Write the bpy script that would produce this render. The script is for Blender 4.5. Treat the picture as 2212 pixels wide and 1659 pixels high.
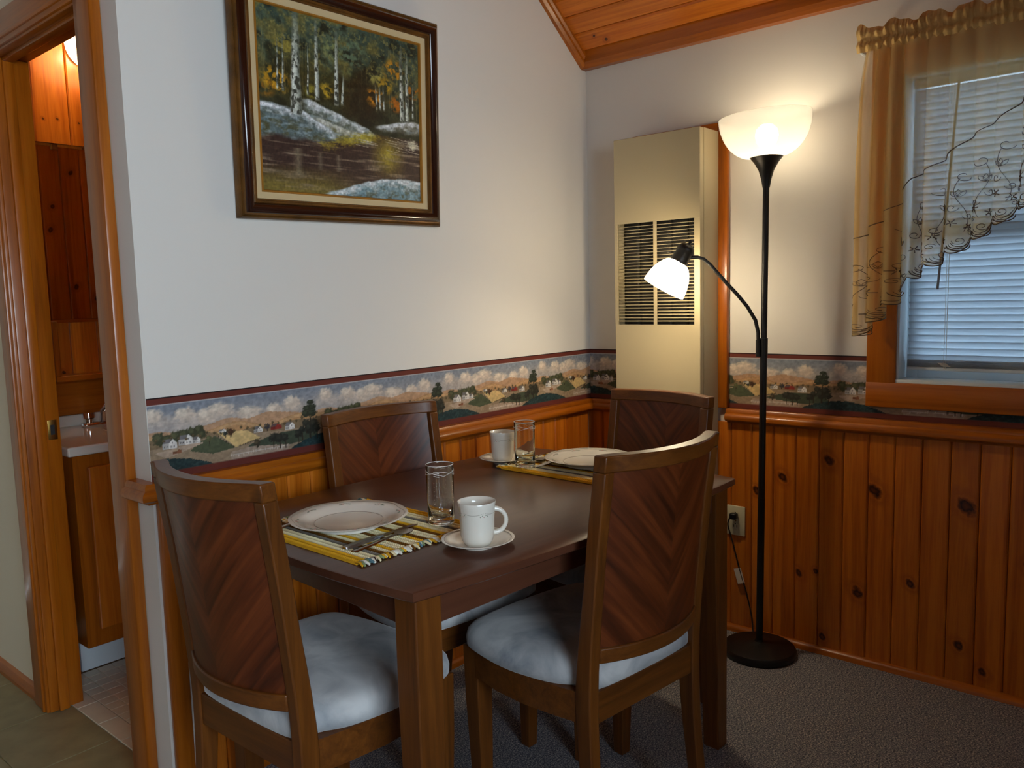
import bpy, bmesh, math, random
import numpy as np
from mathutils import Vector, Matrix

for _o in list(bpy.data.objects):
    bpy.data.objects.remove(_o, do_unlink=True)
scene = bpy.context.scene
COL = scene.collection
R = math.radians
random.seed(7)
rng = np.random.default_rng(11)

# ------------------------------------------------------------------ camera
CAM = (-2.725665, -1.907675, 1.246397)
YAW, PITCH, ROLL = 0.708057, 0.10725, -0.025826
cd = bpy.data.cameras.new('camera')
cam = bpy.data.objects.new('camera', cd)
COL.objects.link(cam)
fw = Vector((math.cos(YAW) * math.cos(PITCH), math.sin(YAW) * math.cos(PITCH), -math.sin(PITCH)))
rt = fw.cross(Vector((0, 0, 1))).normalized()
up = rt.cross(fw)
rt2 = rt * math.cos(ROLL) + up * math.sin(ROLL)
up2 = up * math.cos(ROLL) - rt * math.sin(ROLL)
mw = Matrix((rt2, up2, -fw)).transposed().to_4x4()
mw.translation = Vector(CAM)
cam.matrix_world = mw
cd.sensor_width = 36.0
cd.lens = 28.40
cd.clip_start = 0.02
scene.camera = cam

# ------------------------------------------------------------------ world, daylight, exposure
world = bpy.data.worlds.new('overcast_sky')
scene.world = world
world.use_nodes = True
wn = world.node_tree.nodes
wn['Background'].inputs['Color'].default_value = (0.74, 0.88, 1.0, 1)
wn['Background'].inputs['Strength'].default_value = 5.5
vs = scene.view_settings
vs.view_transform = 'Standard'
vs.look = 'None'
vs.exposure = 0.28
vs.gamma = 1.0
vs.use_curve_mapping = False


def area_light(name, loc, target, sx, sy, power, col):
    l = bpy.data.lights.new(name, 'AREA')
    l.shape = 'RECTANGLE'
    l.size, l.size_y = sx, sy
    l.energy = power
    l.color = col
    o = bpy.data.objects.new(name, l)
    COL.objects.link(o)
    o.location = loc
    o.rotation_euler = (Vector(target) - Vector(loc)).to_track_quat('-Z', 'Y').to_euler()
    return o


# daylight through the window in the wall behind the camera: the photograph shows it as the
# cool streaks mirrored in the tumblers and cups and as the bluish light on wall and cushions
area_light('window_rear_offscreen', (-3.05, -3.46, 1.50), (-3.05, 0, 1.50), 1.5, 1.15, 62, (0.88, 0.94, 1.0))


# ------------------------------------------------------------------ mesh helpers
def lin(c):
    c = np.asarray(c, float) / 255.0
    return np.where(c <= 0.04045, c / 12.92, ((c + 0.055) / 1.055) ** 2.4)


def L4(c):
    a = lin(c)
    return (float(a[0]), float(a[1]), float(a[2]), 1.0)


class MB:
    def __init__(s):
        s.v, s.f, s.m = [], [], []

    def add(s, vs_, fs, mi=0):
        n = len(s.v)
        s.v += [tuple(map(float, q)) for q in vs_]
        s.f += [tuple(n + i for i in q) for q in fs]
        s.m += [mi] * len(fs)
        return s

    def box(s, x0, x1, y0, y1, z0, z1, bev=0.0, seg=1, mi=0):
        if bev <= 0:
            return s.hexa([(x0, y0, z0), (x1, y0, z0), (x1, y1, z0), (x0, y1, z0)],
                          [(x0, y0, z1), (x1, y0, z1), (x1, y1, z1), (x0, y1, z1)], mi)
        bm = bmesh.new()
        bmesh.ops.create_cube(bm, size=1.0)
        for q in bm.verts:
            q.co = ((x0 + x1) / 2 + q.co.x * (x1 - x0), (y0 + y1) / 2 + q.co.y * (y1 - y0), (z0 + z1) / 2 + q.co.z * (z1 - z0))
        bmesh.ops.bevel(bm, geom=bm.edges[:], offset=bev, segments=seg, affect='EDGES', profile=0.5)
        return s.from_bm(bm, mi)

    def from_bm(s, bm, mi=0):
        bm.verts.index_update()
        s.add([q.co[:] for q in bm.verts], [[q.index for q in f.verts] for f in bm.faces], mi)
        bm.free()
        return s

    def hexa(s, b, t, mi=0):
        return s.add(list(b) + list(t), [(3, 2, 1, 0), (4, 5, 6, 7), (0, 1, 5, 4), (1, 2, 6, 5), (2, 3, 7, 6), (3, 0, 4, 7)], mi)

    def prism(s, poly, z0, z1, mi=0):
        n = len(poly)
        return s.add([(x, y, z0) for x, y in poly] + [(x, y, z1) for x, y in poly],
                     [tuple(range(n - 1, -1, -1)), tuple(range(n, 2 * n))] + [(i, (i + 1) % n, n + (i + 1) % n, n + i) for i in range(n)], mi)

    def rings(s, rs, closed=True, cap0=True, cap1=True, mi=0):
        """loft between rings (lists of 3-D points of equal length)"""
        n = len(rs[0])
        vs_ = [q for r in rs for q in r]
        fs = []
        for k in range(len(rs) - 1):
            for i in range(n if closed else n - 1):
                j = (i + 1) % n
                fs.append((k * n + i, k * n + j, (k + 1) * n + j, (k + 1) * n + i))
        if cap0:
            fs.append(tuple(range(n - 1, -1, -1)))
        if cap1:
            m = (len(rs) - 1) * n
            fs.append(tuple(range(m, m + n)))
        return s.add(vs_, fs, mi)

    def lathe(s, prof, n=32, cap0=False, cap1=False, c=(0, 0, 0), mi=0):
        rs = [[(c[0] + r * math.cos(2 * math.pi * i / n), c[1] + r * math.sin(2 * math.pi * i / n), c[2] + z) for i in range(n)] for r, z in prof]
        return s.rings(rs, True, cap0, cap1, mi)

    def tube(s, pts, rad, n=8, cap=True, mi=0):
        pts = [Vector(q) for q in pts]
        m = len(pts)
        rr = rad if isinstance(rad, (list, tuple)) else [rad] * m
        tang = []
        for i in range(m):
            a, b = pts[max(i - 1, 0)], pts[min(i + 1, m - 1)]
            t = (b - a)
            tang.append(t.normalized() if t.length > 1e-9 else Vector((0, 0, 1)))
        nrm = tang[0].orthogonal().normalized()
        rs = []
        for i in range(m):
            nrm = nrm - tang[i] * nrm.dot(tang[i])
            nrm = nrm.normalized() if nrm.length > 1e-6 else tang[i].orthogonal().normalized()
            bn = tang[i].cross(nrm)
            rs.append([pts[i] + (nrm * math.cos(2 * math.pi * k / n) + bn * math.sin(2 * math.pi * k / n)) * rr[i] for k in range(n)])
        return s.rings(rs, True, cap, cap, mi)

    def sweep(s, path, prof, mi=0, closed=False, left=True):
        """sweep profile (offset, z) along a horizontal 2-D path with mitred corners"""
        P = [Vector((a, b)) for a, b in path]
        n = len(P)
        rs = []
        for i in range(n):
            ds = []
            if i > 0 or closed:
                ds.append((P[i] - P[i - 1]).normalized())
            if i < n - 1 or closed:
                ds.append((P[(i + 1) % n] - P[i]).normalized())
            ns = [Vector((-d.y, d.x)) * (1 if left else -1) for d in ds]
            if len(ns) == 2:
                b = (ns[0] + ns[1])
                b = b / max(b.dot(ns[0]), 1e-6)
            else:
                b = ns[0]
            rs.append([(P[i].x + b.x * o, P[i].y + b.y * o, z) for o, z in prof])
        if closed:
            rs.append(rs[0])
        return s.rings(rs, True, not closed, not closed, mi)

    def xf(s, M):
        s.v = [tuple(M @ Vector(q)) for q in s.v]
        return s

    def mesh(s, name, mats, smooth=None, weld=False):
        me = bpy.data.meshes.new(name)
        me.from_pydata(s.v, [], s.f)
        for m in (mats if isinstance(mats, (list, tuple)) else [mats]):
            me.materials.append(m)
        if any(s.m):
            me.polygons.foreach_set('material_index', s.m)
        bm = bmesh.new()
        bm.from_mesh(me)
        if weld:
            bmesh.ops.remove_doubles(bm, verts=bm.verts[:], dist=1e-6)
        bmesh.ops.recalc_face_normals(bm, faces=bm.faces)
        bm.to_mesh(me)
        bm.free()
        if smooth is not None:
            me.polygons.foreach_set('use_smooth', [True] * len(me.polygons))
            me.set_sharp_from_angle(angle=R(smooth))
        me.update()
        return me

    def build(s, name, mats, parent=None, smooth=None, loc=(0, 0, 0), rot=(0, 0, 0)):
        return put(name, s.mesh(name, mats, smooth), parent, loc, rot)


def put(name, me, parent=None, loc=(0, 0, 0), rot=(0, 0, 0)):
    o = bpy.data.objects.new(name, me)
    COL.objects.link(o)
    o.parent = parent
    o.location = loc
    o.rotation_euler = rot
    return o


def tag(o, label, cat, group=None):
    o['label'] = label
    o['category'] = cat
    if group:
        o['group'] = group
    return o


def struct(o):
    o['kind'] = 'structure'
    return o


def thing(name, label, cat, loc=(0, 0, 0), rz=0.0, group=None):
    o = bpy.data.objects.new(name, None)
    o.empty_display_size = 0.05
    COL.objects.link(o)
    o.location = loc
    o.rotation_euler = (0, 0, rz)
    return tag(o, label, cat, group)


def copy_tree(o, parent=None):
    c = o.copy()
    COL.objects.link(c)
    c.parent = parent
    for ch in list(o.children):
        copy_tree(ch, c)
    return c


# ------------------------------------------------------------------ material helpers
def new_mat(name):
    m = bpy.data.materials.new(name)
    m.use_nodes = True
    nt = m.node_tree
    return m, nt, nt.nodes, nt.links, nt.nodes['Principled BSDF']


def setin(n, **k):
    for a, b in k.items():
        n.inputs[a.replace('_', ' ')].default_value = b


def mathn(nt, op, a, b=None, clamp=False):
    n = nt.nodes.new('ShaderNodeMath')
    n.operation = op
    n.use_clamp = clamp
    for i, q in enumerate((a, b)):
        if q is None:
            continue
        if isinstance(q, (int, float)):
            n.inputs[i].default_value = q
        else:
            nt.links.new(q, n.inputs[i])
    return n.outputs[0]


def mixc(nt, fac, a, b, blend='MIX'):
    n = nt.nodes.new('ShaderNodeMix')
    n.data_type = 'RGBA'
    n.blend_type = blend
    for i, q in ((0, fac), (6, a), (7, b)):
        if isinstance(q, (int, float)):
            n.inputs[i].default_value = q
        elif isinstance(q, tuple):
            n.inputs[i].default_value = q
        else:
            nt.links.new(q, n.inputs[i])
    return n.outputs[2]


def noise(nt, vec, scale, detail=4, dist=0.0, rough=0.55):
    n = nt.nodes.new('ShaderNodeTexNoise')
    setin(n, Scale=scale, Detail=detail, Distortion=dist, Roughness=rough)
    if vec is not None:
        nt.links.new(vec, n.inputs['Vector'])
    return n.outputs['Fac']


def ramp(nt, fac, stops):
    n = nt.nodes.new('ShaderNodeValToRGB')
    e = n.color_ramp.elements
    while len(e) < len(stops):
        e.new(0.5)
    for i, (q, c) in enumerate(stops):
        e[i].position = q
        e[i].color = c if len(c) == 4 else L4(c)
    nt.links.new(fac, n.inputs['Fac'])
    return n.outputs['Color']


def objcoord(nt, scale=(1, 1, 1), rnd=True):
    tc = nt.nodes.new('ShaderNodeTexCoord')
    v = tc.outputs['Object']
    if rnd:
        oi = nt.nodes.new('ShaderNodeObjectInfo')
        mu = mathn(nt, 'MULTIPLY', oi.outputs['Random'], 57.0)
        vm = nt.nodes.new('ShaderNodeVectorMath')
        nt.links.new(v, vm.inputs[0])
        cb = nt.nodes.new('ShaderNodeCombineXYZ')
        for i in range(3):
            nt.links.new(mu, cb.inputs[i])
        nt.links.new(cb.outputs[0], vm.inputs[1])
        v = vm.outputs[0]
    mp = nt.nodes.new('ShaderNodeMapping')
    mp.inputs['Scale'].default_value = scale
    nt.links.new(v, mp.inputs['Vector'])
    return mp.outputs['Vector']


def bump(nt, bs, h, strength=0.2, dist=0.002):
    b = nt.nodes.new('ShaderNodeBump')
    setin(b, Strength=strength, Distance=dist)
    nt.links.new(h, b.inputs['Height'])
    nt.links.new(b.outputs['Normal'], bs.inputs['Normal'])


def plain(name, c, rough=0.5, metal=0.0, spec=0.5, coat=0.0, bumps=None, var=0.0, sss=0.0):
    m, nt, N, K, bs = new_mat(name)
    setin(bs, Roughness=rough, Metallic=metal, Specular_IOR_Level=spec, Coat_Weight=coat)
    col = L4(c)
    if var > 0:
        f = noise(nt, objcoord(nt), 14.0, 5)
        d = tuple(q * (1 - var) for q in col[:3]) + (1,)
        e = tuple(min(q * (1 + var), 1) for q in col[:3]) + (1,)
        K.new(ramp(nt, f, [(0.3, d), (0.7, e)]), bs.inputs['Base Color'])
    else:
        bs.inputs['Base Color'].default_value = col
    if bumps:
        bump(nt, bs, noise(nt, objcoord(nt, rnd=False), bumps[0], 3), bumps[1], bumps[2] if len(bumps) > 2 else 0.002)
    return m


def wood(name, stops, axis=2, freq=34.0, stretch=0.05, rough=0.35, var=0.35, coat=0.25, bmp=0.06, knots=False, dist=0.8):
    """wood grain running along `axis`; each object gets its own tone and grain"""
    m, nt, N, K, bs = new_mat(name)
    sc = [1.0, 1.0, 1.0]
    sc[axis] = stretch
    v = objcoord(nt, tuple(sc))
    f1 = noise(nt, v, freq, 5, dist)
    f2 = noise(nt, v, freq * 5.5, 3, 0.2)
    f = mathn(nt, 'ADD', mathn(nt, 'MULTIPLY', f1, 0.72), mathn(nt, 'MULTIPLY', f2, 0.28))
    col = ramp(nt, f, stops)
    oi = N.new('ShaderNodeObjectInfo')
    val = mathn(nt, 'ADD', mathn(nt, 'MULTIPLY', oi.outputs['Random'], var), 1.0 - var / 2)
    hs = N.new('ShaderNodeHueSaturation')
    K.new(val, hs.inputs['Value'])
    K.new(col, hs.inputs['Color'])
    col = hs.outputs['Color']
    if knots:
        tc = N.new('ShaderNodeTexCoord')
        sep = N.new('ShaderNodeSeparateXYZ')
        K.new(tc.outputs['Object'], sep.inputs[0])
        wob = noise(nt, objcoord(nt), 45.0, 3)
        for an in ('knot_a', 'knot_b'):
            at = N.new('ShaderNodeAttribute')
            at.attribute_type = 'OBJECT'
            at.attribute_name = an
            ks = N.new('ShaderNodeSeparateXYZ')
            K.new(at.outputs['Vector'], ks.inputs[0])
            dx = mathn(nt, 'SUBTRACT', sep.outputs[0], ks.outputs[0])
            dz = mathn(nt, 'SUBTRACT', sep.outputs[2], ks.outputs[1])
            rr = mathn(nt, 'MAXIMUM', ks.outputs[2], 0.0002)
            dz = mathn(nt, 'MULTIPLY', mathn(nt, 'ADD', dz, mathn(nt, 'MULTIPLY', dx, 0.35)), 0.95)
            d = mathn(nt, 'SQRT', mathn(nt, 'ADD', mathn(nt, 'MULTIPLY', dx, dx), mathn(nt, 'MULTIPLY', dz, dz)))
            d = mathn(nt, 'DIVIDE', d, rr)
            d = mathn(nt, 'ADD', d, mathn(nt, 'MULTIPLY', mathn(nt, 'SUBTRACT', wob, 0.5), 1.3))
            core = ramp(nt, d, [(0.0, (0.55, 0.55, 0.55, 1)), (0.35, (0.8, 0.8, 0.8, 1)), (0.55, (0.97, 0.97, 0.97, 1)), (0.75, (0.6, 0.6, 0.6, 1)), (1.0, (0, 0, 0, 1))])
            halo = ramp(nt, mathn(nt, 'MULTIPLY', d, 0.40), [(0.38, (0.75, 0.75, 0.75, 1)), (0.46, (0.1, 0.1, 0.1, 1)), (0.62, (0.5, 0.5, 0.5, 1)), (1.0, (0, 0, 0, 1))])
            col = mixc(nt, halo, col, L4((150, 72, 22)), 'MIX')
            col = mixc(nt, core, col, L4((34, 13, 5)), 'MIX')
    K.new(col, bs.inputs['Base Color'])
    setin(bs, Roughness=rough, Coat_Weight=coat, Coat_Roughness=0.18, Specular_IOR_Level=0.35)
    bump(nt, bs, f2, bmp, 0.001)
    return m


PINE_STOPS = [(0.28, (140, 66, 9)), (0.45, (182, 96, 18)), (0.58, (202, 115, 30)), (0.75, (164, 82, 16))]
M = {}
M['pine'] = wood('varnished_knotty_pine', PINE_STOPS, 2, 26, 0.045, 0.32, 0.28, 0.3, knots=True)
M['pine_y'] = wood('varnished_pine_ceiling', [(0.28, (132, 62, 8)), (0.48, (178, 92, 16)), (0.7, (198, 110, 26))], 1, 26, 0.045, 0.36, 0.25, 0.25)
M['trim'] = wood('varnished_pine_trim', [(0.3, (132, 67, 6)), (0.5, (164, 87, 11)), (0.72, (182, 103, 20))], 0, 34, 0.05, 0.34, 0.12, 0.3, 0.02)
M['trim_y'] = wood('varnished_pine_trim_along_y', [(0.3, (132, 67, 6)), (0.5, (164, 87, 11)), (0.72, (182, 103, 20))], 1, 34, 0.05, 0.34, 0.12, 0.3, 0.02)
M['trim_z'] = wood('varnished_pine_trim_upright', [(0.3, (132, 67, 6)), (0.5, (164, 87, 11)), (0.72, (182, 103, 20))], 2, 34, 0.05, 0.34, 0.12, 0.3, 0.02)
M['walnut'] = wood('walnut_stained_frame', [(0.28, (70, 37, 9)), (0.5, (98, 54, 15)), (0.75, (120, 70, 22))], 2, 40, 0.06, 0.40, 0.15, 0.08, 0.03)
M['walnut_x'] = wood('walnut_stained_rail', [(0.28, (70, 37, 9)), (0.5, (98, 54, 15)), (0.75, (120, 70, 22))], 0, 40, 0.06, 0.38, 0.12, 0.1, 0.03)
M['table_top'] = wood('dark_brown_table_top', [(0.25, (74, 42, 28)), (0.5, (86, 50, 34)), (0.78, (96, 58, 40))], 0, 30, 0.04, 0.30, 0.05, 0.32, 0.015)
M['white_wall'] = plain('white_wall_paint', (226, 222, 214), 0.75, spec=0.25, bumps=(120, 0.06, 0.001))
M['cream_wall'] = plain('cream_wall_tone', (228, 221, 198), 0.75, spec=0.25)  # yellower tone than the white walls
M['white_trim'] = plain('white_window_paint', (214, 226, 232), 0.45)
M['black'] = plain('satin_black_metal', (12, 11, 10), 0.42, 0.0, 0.5)
M['beige_metal'] = plain('beige_enamel_heater', (186, 172, 138), 0.42, spec=0.4)
M['china'] = plain('ivory_china', (230, 225, 212), 0.16, spec=0.55, coat=0.4)
M['china_white'] = plain('white_china', (230, 225, 212), 0.16, spec=0.55, coat=0.4)
M['steel'] = plain('stainless_cutlery', (178, 172, 166), 0.22, 1.0)
M['brass'] = plain('worn_brass', (150, 120, 60), 0.35, 1.0)
M['chrome'] = plain('chrome', (215, 215, 215), 0.1, 1.0)
M['gilt'] = plain('aged_gilt', (104, 68, 20), 0.42, 0.35, var=0.5, bumps=(260, 0.5, 0.002))
M['gold_lip'] = plain('gold_lip', (176, 124, 46), 0.35, 0.45, var=0.2)
M['frame_dark'] = plain('dark_mahogany_frame', (46, 20, 10), 0.2, coat=0.5, var=0.2)
M['linen'] = plain('linen_liner', (206, 184, 140), 0.85, bumps=(700, 0.25, 0.001))
M['plate_ivory'] = plain('ivory_plastic', (214, 206, 172), 0.4)
M['hole_shade'] = plain('painted_hole_shade', (26, 24, 22), 0.6)  # dark colour standing in for the shade inside small holes
M['cord_brown'] = plain('dark_brown_cord', (30, 18, 12), 0.5)
M['tag_white'] = plain('white_paper_tag', (224, 214, 204), 0.7)
M['blind'] = None


def fabric(name, c1, c2):
    m, nt, N, K, bs = new_mat(name)
    f = noise(nt, objcoord(nt), 7.0, 5, 1.2)
    K.new(ramp(nt, f, [(0.32, c1), (0.66, c2)]), bs.inputs['Base Color'])
    setin(bs, Roughness=0.85, Sheen_Weight=0.45, Sheen_Roughness=0.4, Specular_IOR_Level=0.2)
    bump(nt, bs, noise(nt, objcoord(nt, rnd=False), 420, 2), 0.15, 0.001)
    return m


M['suede'] = fabric('grey_white_microsuede', (142, 148, 154), (204, 205, 204))


def carpet():
    m, nt, N, K, bs = new_mat('grey_fleck_carpet')
    v = objcoord(nt, (1.0, 0.62, 1.0), False)
    f = noise(nt, v, 330, 2, 0.3)
    g = noise(nt, v, 3.0, 3)
    c = ramp(nt, f, [(0.32, (70, 72, 82)), (0.47, (116, 118, 128)), (0.57, (168, 166, 166)), (0.66, (224, 216, 206))])
    c = mixc(nt, mathn(nt, 'MULTIPLY', g, 0.25), c, L4((96, 96, 108)), 'MIX')
    K.new(c, bs.inputs['Base Color'])
    setin(bs, Roughness=0.95, Specular_IOR_Level=0.1)
    bump(nt, bs, f, 0.9, 0.006)
    return m


M['carpet'] = carpet()


def chevron():
    m, nt, N, K, bs = new_mat('chevron_mahogany_veneer')
    tc = N.new('ShaderNodeTexCoord')
    sp = N.new('ShaderNodeSeparateXYZ')
    K.new(tc.outputs['Object'], sp.inputs[0])
    ax = mathn(nt, 'ABSOLUTE', sp.outputs[0])
    q = mathn(nt, 'SUBTRACT', sp.outputs[2], mathn(nt, 'MULTIPLY', ax, 1.15))
    w = mathn(nt, 'ADD', sp.outputs[2], ax)
    cb = N.new('ShaderNodeCombineXYZ')
    K.new(mathn(nt, 'MULTIPLY', q, 34.0), cb.inputs[0])
    K.new(mathn(nt, 'MULTIPLY', w, 2.2), cb.inputs[1])
    oi = N.new('ShaderNodeObjectInfo')
    K.new(mathn(nt, 'ADD', mathn(nt, 'MULTIPLY', oi.outputs['Random'], 40.0), mathn(nt, 'MULTIPLY', mathn(nt, 'GREATER_THAN', sp.outputs[0], 0.0), 0.6)), cb.inputs[2])
    f = noise(nt, cb.outputs[0], 1.0, 5, 0.4)
    K.new(ramp(nt, f, [(0.3, (56, 24, 8)), (0.5, (88, 40, 15)), (0.7, (112, 55, 22))]), bs.inputs['Base Color'])
    setin(bs, Roughness=0.38, Coat_Weight=0.08, Coat_Roughness=0.2, Specular_IOR_Level=0.35)
    return m


M['chevron'] = chevron()


def attr_mat(name, rough=0.6, spec=0.3, bmp=None):
    m, nt, N, K, bs = new_mat(name)
    a = N.new('ShaderNodeVertexColor')
    a.layer_name = 'print'
    K.new(a.outputs['Color'], bs.inputs['Base Color'])
    setin(bs, Roughness=rough, Specular_IOR_Level=spec)
    if bmp:
        bump(nt, bs, noise(nt, objcoord(nt, rnd=False), bmp[0], 3), bmp[1], 0.001)
    return m


M['print'] = attr_mat('printed_wallpaper_border', 0.65, 0.25)
M['oil'] = attr_mat('oil_paint_on_canvas', 0.38, 0.4, (420, 0.25))


def glass_mat(name, tint=(1, 1, 1), thin=False):
    m, nt, N, K, bs = new_mat(name)
    if thin:
        tr = N.new('ShaderNodeBsdfTransparent')
        gl = N.new('ShaderNodeBsdfGlossy')
        gl.inputs['Roughness'].default_value = 0.02
        fr = N.new('ShaderNodeFresnel')
        mx = N.new('ShaderNodeMixShader')
        K.new(fr.outputs[0], mx.inputs[0])
        K.new(tr.outputs[0], mx.inputs[1])
        K.new(gl.outputs[0], mx.inputs[2])
        K.new(mx.outputs[0], N['Material Output'].inputs['Surface'])
        tr.inputs['Color'].default_value = (*tint, 1)
    else:
        setin(bs, Roughness=0.0, IOR=1.48, Transmission_Weight=1.0)
        bs.inputs['Base Color'].default_value = (*tint, 1)
    return m


M['glass'] = glass_mat('clear_tumbler_glass', (0.97, 1.0, 0.97))
M['pane'] = glass_mat('window_glass', (0.93, 0.97, 1.0), True)


def shade_mat(name, col, emis, transp):
    """frosted shade: scatters the bulb's light through and lets part of it pass"""
    m, nt, N, K, bs = new_mat(name)
    tl = N.new('ShaderNodeBsdfTranslucent')
    tl.inputs['Color'].default_value = (*col, 1)
    df = N.new('ShaderNodeBsdfDiffuse')
    df.inputs['Color'].default_value = (*col, 1)
    m1 = N.new('ShaderNodeMixShader')
    m1.inputs[0].default_value = 0.35
    K.new(tl.outputs[0], m1.inputs[1])
    K.new(df.outputs[0], m1.inputs[2])
    tr = N.new('ShaderNodeBsdfTransparent')
    m2 = N.new('ShaderNodeMixShader')
    m2.inputs[0].default_value = transp
    K.new(m1.outputs[0], m2.inputs[1])
    K.new(tr.outputs[0], m2.inputs[2])
    out = m2.outputs[0]
    if emis > 0:
        em = N.new('ShaderNodeEmission')
        em.inputs['Color'].default_value = (1.0, 0.86, 0.66, 1)
        em.inputs['Strength'].default_value = emis
        ad = N.new('ShaderNodeAddShader')
        K.new(out, ad.inputs[0])
        K.new(em.outputs[0], ad.inputs[1])
        out = ad.outputs[0]
    K.new(out, N['Material Output'].inputs['Surface'])
    return m


def emit_mat(name, col, s):
    m, nt, N, K, bs = new_mat(name)
    em = N.new('ShaderNodeEmission')
    em.inputs['Color'].default_value = (*col, 1)
    em.inputs['Strength'].default_value = s
    K.new(em.outputs[0], N['Material Output'].inputs['Surface'])
    return m


def sheer_mat(name, col, transp, trl):
    m, nt, N, K, bs = new_mat(name)
    tl = N.new('ShaderNodeBsdfTranslucent')
    tl.inputs['Color'].default_value = L4(col)
    df = N.new('ShaderNodeBsdfDiffuse')
    df.inputs['Color'].default_value = L4(col)
    m1 = N.new('ShaderNodeMixShader')
    m1.inputs[0].default_value = trl
    K.new(df.outputs[0], m1.inputs[1])
    K.new(tl.outputs[0], m1.inputs[2])
    tr = N.new('ShaderNodeBsdfTransparent')
    m2 = N.new('ShaderNodeMixShader')
    m2.inputs[0].default_value = transp
    K.new(m1.outputs[0], m2.inputs[1])
    K.new(tr.outputs[0], m2.inputs[2])
    K.new(m2.outputs[0], N['Material Output'].inputs['Surface'])
    return m


M['blind'] = sheer_mat('white_blind_slat', (214, 222, 228), 0.0, 0.35)
M['sheer'] = sheer_mat('cream_sheer_voile', (228, 196, 132), 0.45, 0.45)
M['ruffle'] = sheer_mat('cream_gathered_voile', (228, 196, 132), 0.05, 0.35)
M['embroidery'] = plain('olive_brown_embroidery', (96, 76, 44), 0.6)

# ================================================================== printed pictures (colour attribute on a fine grid)
def vnoise(U, V, fu, fv, seed):
    """bilinear value noise on arrays"""
    g = np.random.default_rng(seed).random((96, 96))
    a, b = U * fu, V * fv
    i, j = np.floor(a).astype(int), np.floor(b).astype(int)
    x, y = a - i, b - j
    x, y = x * x * (3 - 2 * x), y * y * (3 - 2 * y)
    i0, i1, j0, j1 = i % 96, (i + 1) % 96, j % 96, (j + 1) % 96
    return (g[i0, j0] * (1 - x) + g[i1, j0] * x) * (1 - y) + (g[i0, j1] * (1 - x) + g[i1, j1] * x) * y


def fbm(U, V, fu, fv, seed, n=4):
    s, a, t = 0, 0.5, 0
    for k in range(n):
        s = s + a * vnoise(U, V, fu * 2 ** k, fv * 2 ** k, seed + k)
        t += a
        a *= 0.5
    return s / t


class Canvas:
    def __init__(s, U, V, base):
        s.U, s.V = U, V
        s.c = np.zeros(U.shape + (3,)) + np.asarray(base, float)

    def over(s, mask, col):
        mask = np.clip(mask, 0, 1)[..., None]
        s.c = s.c * (1 - mask) + np.asarray(col, float) * mask

    def ell(s, u, v, ru, rv, col, soft=0.25, jag=0.0, seed=1, a=1.0):
        d = np.sqrt(((s.U - u) / ru) ** 2 + ((s.V - v) / rv) ** 2)
        if jag:
            d = d + jag * (fbm(s.U / ru, s.V / rv, 3.1, 3.1, seed, 3) - 0.5)
        s.over(a * np.clip((1 - d) / soft + 0.5, 0, 1), col)

    def poly(s, pts, col, a=1.0):
        inside = np.zeros(s.U.shape, bool)
        n = len(pts)
        for i in range(n):
            (x0, y0), (x1, y1) = pts[i], pts[(i + 1) % n]
            if y0 == y1:
                continue
            c = ((s.V >= min(y0, y1)) & (s.V < max(y0, y1)) & (s.U < (s.V - y0) * (x1 - x0) / (y1 - y0) + x0))
            inside ^= c
        s.over(a * inside, col)

    def seg(s, p, q, w, col, aspect=1.0, a=1.0, taper=1.0):
        du, dv = (q[0] - p[0]) * aspect, q[1] - p[1]
        L = du * du + dv * dv + 1e-12
        t = np.clip((((s.U - p[0]) * aspect) * du + (s.V - p[1]) * dv) / L, 0, 1)
        d = np.sqrt(((s.U - p[0]) * aspect - t * du) ** 2 + (s.V - p[1] - t * dv) ** 2)
        ww = w * (1 - t * (1 - taper))
        s.over(a * np.clip((ww - d) / (0.4 * w) + 0.5, 0, 1), col)


def grid_print(name, nu, nv, pos, paint, mat, parent):
    us, vs_ = np.linspace(0, 1, nu), np.linspace(0, 1, nv)
    U, V = np.meshgrid(us, vs_, indexing='ij')
    P = pos(U, V).reshape(-1, 3)
    me = bpy.data.meshes.new(name)
    idx = np.arange(nu * nv).reshape(nu, nv)
    q = np.stack([idx[:-1, :-1], idx[1:, :-1], idx[1:, 1:], idx[:-1, 1:]], -1).reshape(-1, 4)
    me.vertices.add(nu * nv)
    me.vertices.foreach_set('co', P.ravel())
    me.loops.add(q.size)
    me.loops.foreach_set('vertex_index', q.ravel().astype(np.int32))
    me.polygons.add(len(q))
    me.polygons.foreach_set('loop_start', (np.arange(len(q)) * 4).astype(np.int32))
    me.update(calc_edges=True)
    rgb = lin(np.clip(paint(U, V), 0, 255))
    a = me.color_attributes.new('print', 'FLOAT_COLOR', 'POINT')
    a.data.foreach_set('color', np.concatenate([rgb, np.ones(rgb.shape[:2] + (1,))], -1).ravel().astype(np.float32))
    me.materials.append(mat)
    me.validate()
    return put(name, me, parent)


PER = 0.503


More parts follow.
